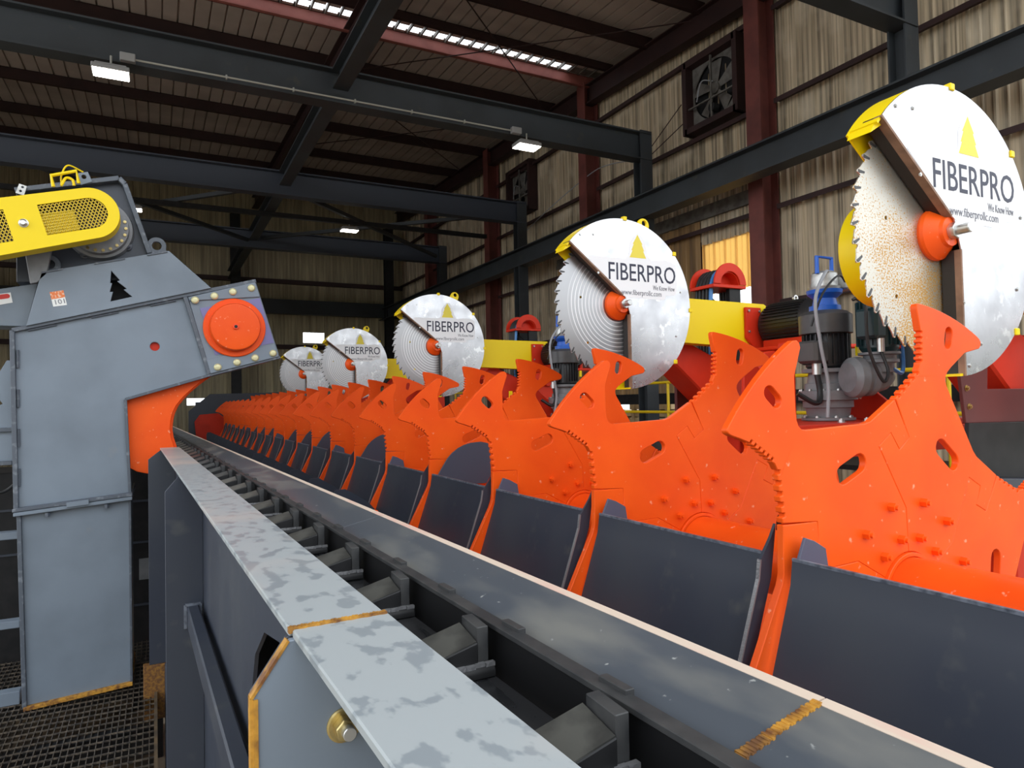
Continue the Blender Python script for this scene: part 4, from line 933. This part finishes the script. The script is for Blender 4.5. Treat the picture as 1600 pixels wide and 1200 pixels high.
MB().prism([to(.10, .16), to(.10, -.05), to(.5, -.07), to(.5, .16)], YG+.05, YG+.10, 'Y').build('belt_hub', 'yellow', dr)
def inside(p, poly):
    r = False; j = len(poly)-1
    for i in range(len(poly)):
        a, c = poly[i], poly[j]
        if (a[1] > p[1]) != (c[1] > p[1]) and p[0] < (c[0]-a[0])*(p[1]-a[1])/(c[1]-a[1])+a[0]: r = not r
        j = i
    return r
def screen(poly, nm):
    b = MB(); us = [((p[0]-c0[0])*ax[0]+(p[1]-c0[1])*ax[1], (p[0]-c0[0])*pr_[0]+(p[1]-c0[1])*pr_[1]) for p in poly]
    s0, s1 = min(u[0] for u in us), max(u[0] for u in us); t0, t1 = min(u[1] for u in us), max(u[1] for u in us)
    for sg in (-1, 1):
        c = s0-.6
        while c < s1+.6:
            prev = None; q = None
            for k in range(61):
                t_ = t0+(t1-t0)*k/60; s_ = c+sg*.62*(t_-t0); p = to(s_, t_)
                if inside(p, poly):
                    if q is None: q = p
                    prev = p
                elif q is not None:
                    if prev != q: b.bar((q[0], YG+.008, q[1]), (prev[0], YG+.008, prev[1]), .0058, .004, (0, 1, 0))
                    q = None
            if q is not None and prev != q: b.bar((q[0], YG+.008, q[1]), (prev[0], YG+.008, prev[1]), .0058, .004, (0, 1, 0))
            c += .0235
    o = b.build('mesh_screen', 'mesh_y', bgd); o['kind'] = 'stuff'
screen(w1, 'a'); screen(w2, 'b')
kx, kz = -.80, 1.30
MB().lathe((kx, YG, kz), (0, -1, 0), [(0, .030), (.004, .030), (.006, .024), (.024, .024), (.03, .015)], 18).build('guard_bolt', 'zinc', bgd)
MB().prism([(-.831, 1.150), (-.67, 1.185), (-.70, 1.0), (-.76, .935), (-.80, .925)], YD-.03, YD+.02, 'Y').build('guard_bracket', 'gear_grey', dr, .004)
hh = MB().tube([(-.645, 5.86, 1.62), (-.659, 5.86, 1.70), (-.505, 5.86, 1.755), (-.49, 5.86, 1.665)], .013, 8).build('handle', 'yellow', dr)
MB().tube(bez([(-.60, 5.9, 1.64), (-.60, 5.9, 1.72), (-.56, 5.9, 1.80), (-.47, 5.95, 1.78)]), .006).build('cable_loop', 'yellow', hh)
MB().tube(bez([(-.60, 5.88, 1.64), (-.57, 5.88, 1.70), (-.53, 5.88, 1.69), (-.52, 5.88, 1.65)]), .010).build('cable_loop', 'yellow', hh)
MB().prism([(-.509, 1.788), (-.445, 1.808), (-.415, 1.735), (-.49, 1.70)], YD+.02, YD+.035, 'Y', [circle(-.47, 1.765, .016, 12)]).build('tie_bracket', 'grey', dr, .002)
MB().prism([(-.868, 1.655), (-.822, 1.642), (-.84, 1.572), (-.89, 1.585)], YD+.0, YD+.012, 'Y', [circle(-.848, 1.632, .009, 8), circle(-.860, 1.602, .009, 8)]).build('perforated_tab', 'silver', dr)
# sloping wedge panel and its warning label at the frame's left
wg = MB().prism([(-1.6, .75), (-.769, .951), (-.839, .627), (-1.6, .93-.30-.0)], YD+.10, YD+.40, 'Y').build('wedge_panel', 'grey', dr, .003)
wl_ = MB().prism([(-1.06, .845), (-.934, .872), (-.922, .799), (-1.05, .765)], YD+.096, YD+.10, 'Y').build('warning_label', 'white', wg)
MB().prism([(x, z) for x, z in slot(-.985, .838, .048, .017, 12)], YD+.094, YD+.096, 'Y').build('label_oval', 'sign_red', wl_)

# frame with rungs beside the drive, cut by the picture's left edge
sf = thing('side_ladder', 'blue-grey frame with rungs and a sloped panel at the left edge', 'frame', (-1.4, 6.1, -2.13))
for z in (-.905, -1.55, -2.06): MB().box(-2.2, -.889, 6.14, 6.24, z-.027 if z > -2 else z-.07, z+.027).build('rung', 'grey', sf, .004)
MB().prism([(-1.5, .10), (-1.03, .24), (-.962, .376), (-.925, .377), (-.925, -.36), (-1.5, -.38)], 6.12, 6.16, 'Y', [[(-.985, .06), (-1.06, .16), (-1.06, .02)]]).build('panel', 'grey', sf, .003)
MB().box(-1.5, -.925, 6.09, 6.13, -.145, -.115).build('panel_rib', 'grey_edge', sf, .003)
MB().box(-1.5, -.925, 6.08, 6.14, -.385, -.355).build('panel_rib', 'grey_edge', sf, .003)
MB().box(-2.2, -2.1, 6.14, 6.24, -2.13, .4).build('post', 'grey', sf, .004)
MB().tube(bez([(-1.5, 6.5, -.5), (-1.1, 6.5, -.62), (-.95, 6.5, -.55)]), .012).build('cable', 'rubber', sf)

# ================================================================== WALKWAY GRATING under the drive
gz = -2.125
gr = thing('floor_grating', 'dark open steel grating walkway beside the conveyor', 'grating', (-1.2, 3.4, gz), kind='structure')
b = MB(); X0_, X1_, Y0_, Y1_ = -2.6, -.02, 2.6, 7.2
x = X0_
while x < X1_: b.box(x, x+.005, Y0_, Y1_, gz-.030, gz); x += .0375
y = Y0_
while y < Y1_: b.box(X0_, X1_, y, y+.007, gz-.008, gz+.002); y += .095
o = b.build('bar_grid', 'grate', gr); o['kind'] = 'stuff'
for y in (2.7, 4.3, 5.3, 6.6): MB().box(X0_, X1_, y, y+.1, gz-.2, gz-.032).build('bearer', 'black', gr)
MB().box(X1_, X1_+.02, Y0_, Y1_, gz-.1, gz+.03).build('edge_angle', 'dirt', gr)
for x, y in ((-2.5, 3), (-2.5, 6.5), (-.2, 3), (-.2, 6.9)): MB().box(x, x+.08, y, y+.08, FLOOR, gz-.2).build('leg', 'black', gr)
MB().box(-2.6, 0, 2.6, 7.2, gz-.55, gz-.5).build('catch_tray', 'dirt', gr)
# dark machine bulk seen in the gap behind the drive column
t = thing('side_cabinet', 'black cabinet in the gap between the drive column and the side rail', 'cabinet', (.0, 7.6, FLOOR))
MB().box(-2.2, .05, 7.6, 8.4, FLOOR, -.55).build('body', 'black', t, .01)
MB().box(-.15, -.02, 7.58, 7.6, -1.65, -1.45).build('notice', 'gear_grey', t)
for z in (-.9, -1.3, -1.9): MB().box(-2.1, 0, 7.585, 7.6, z, z+.02).build('slat', 'dark', t)

# ------------------------------------------------------------------ lift everything so that the mill floor is z = 0
for o in list(scene.objects):
    if o.parent is None: o.location.z += LIFT
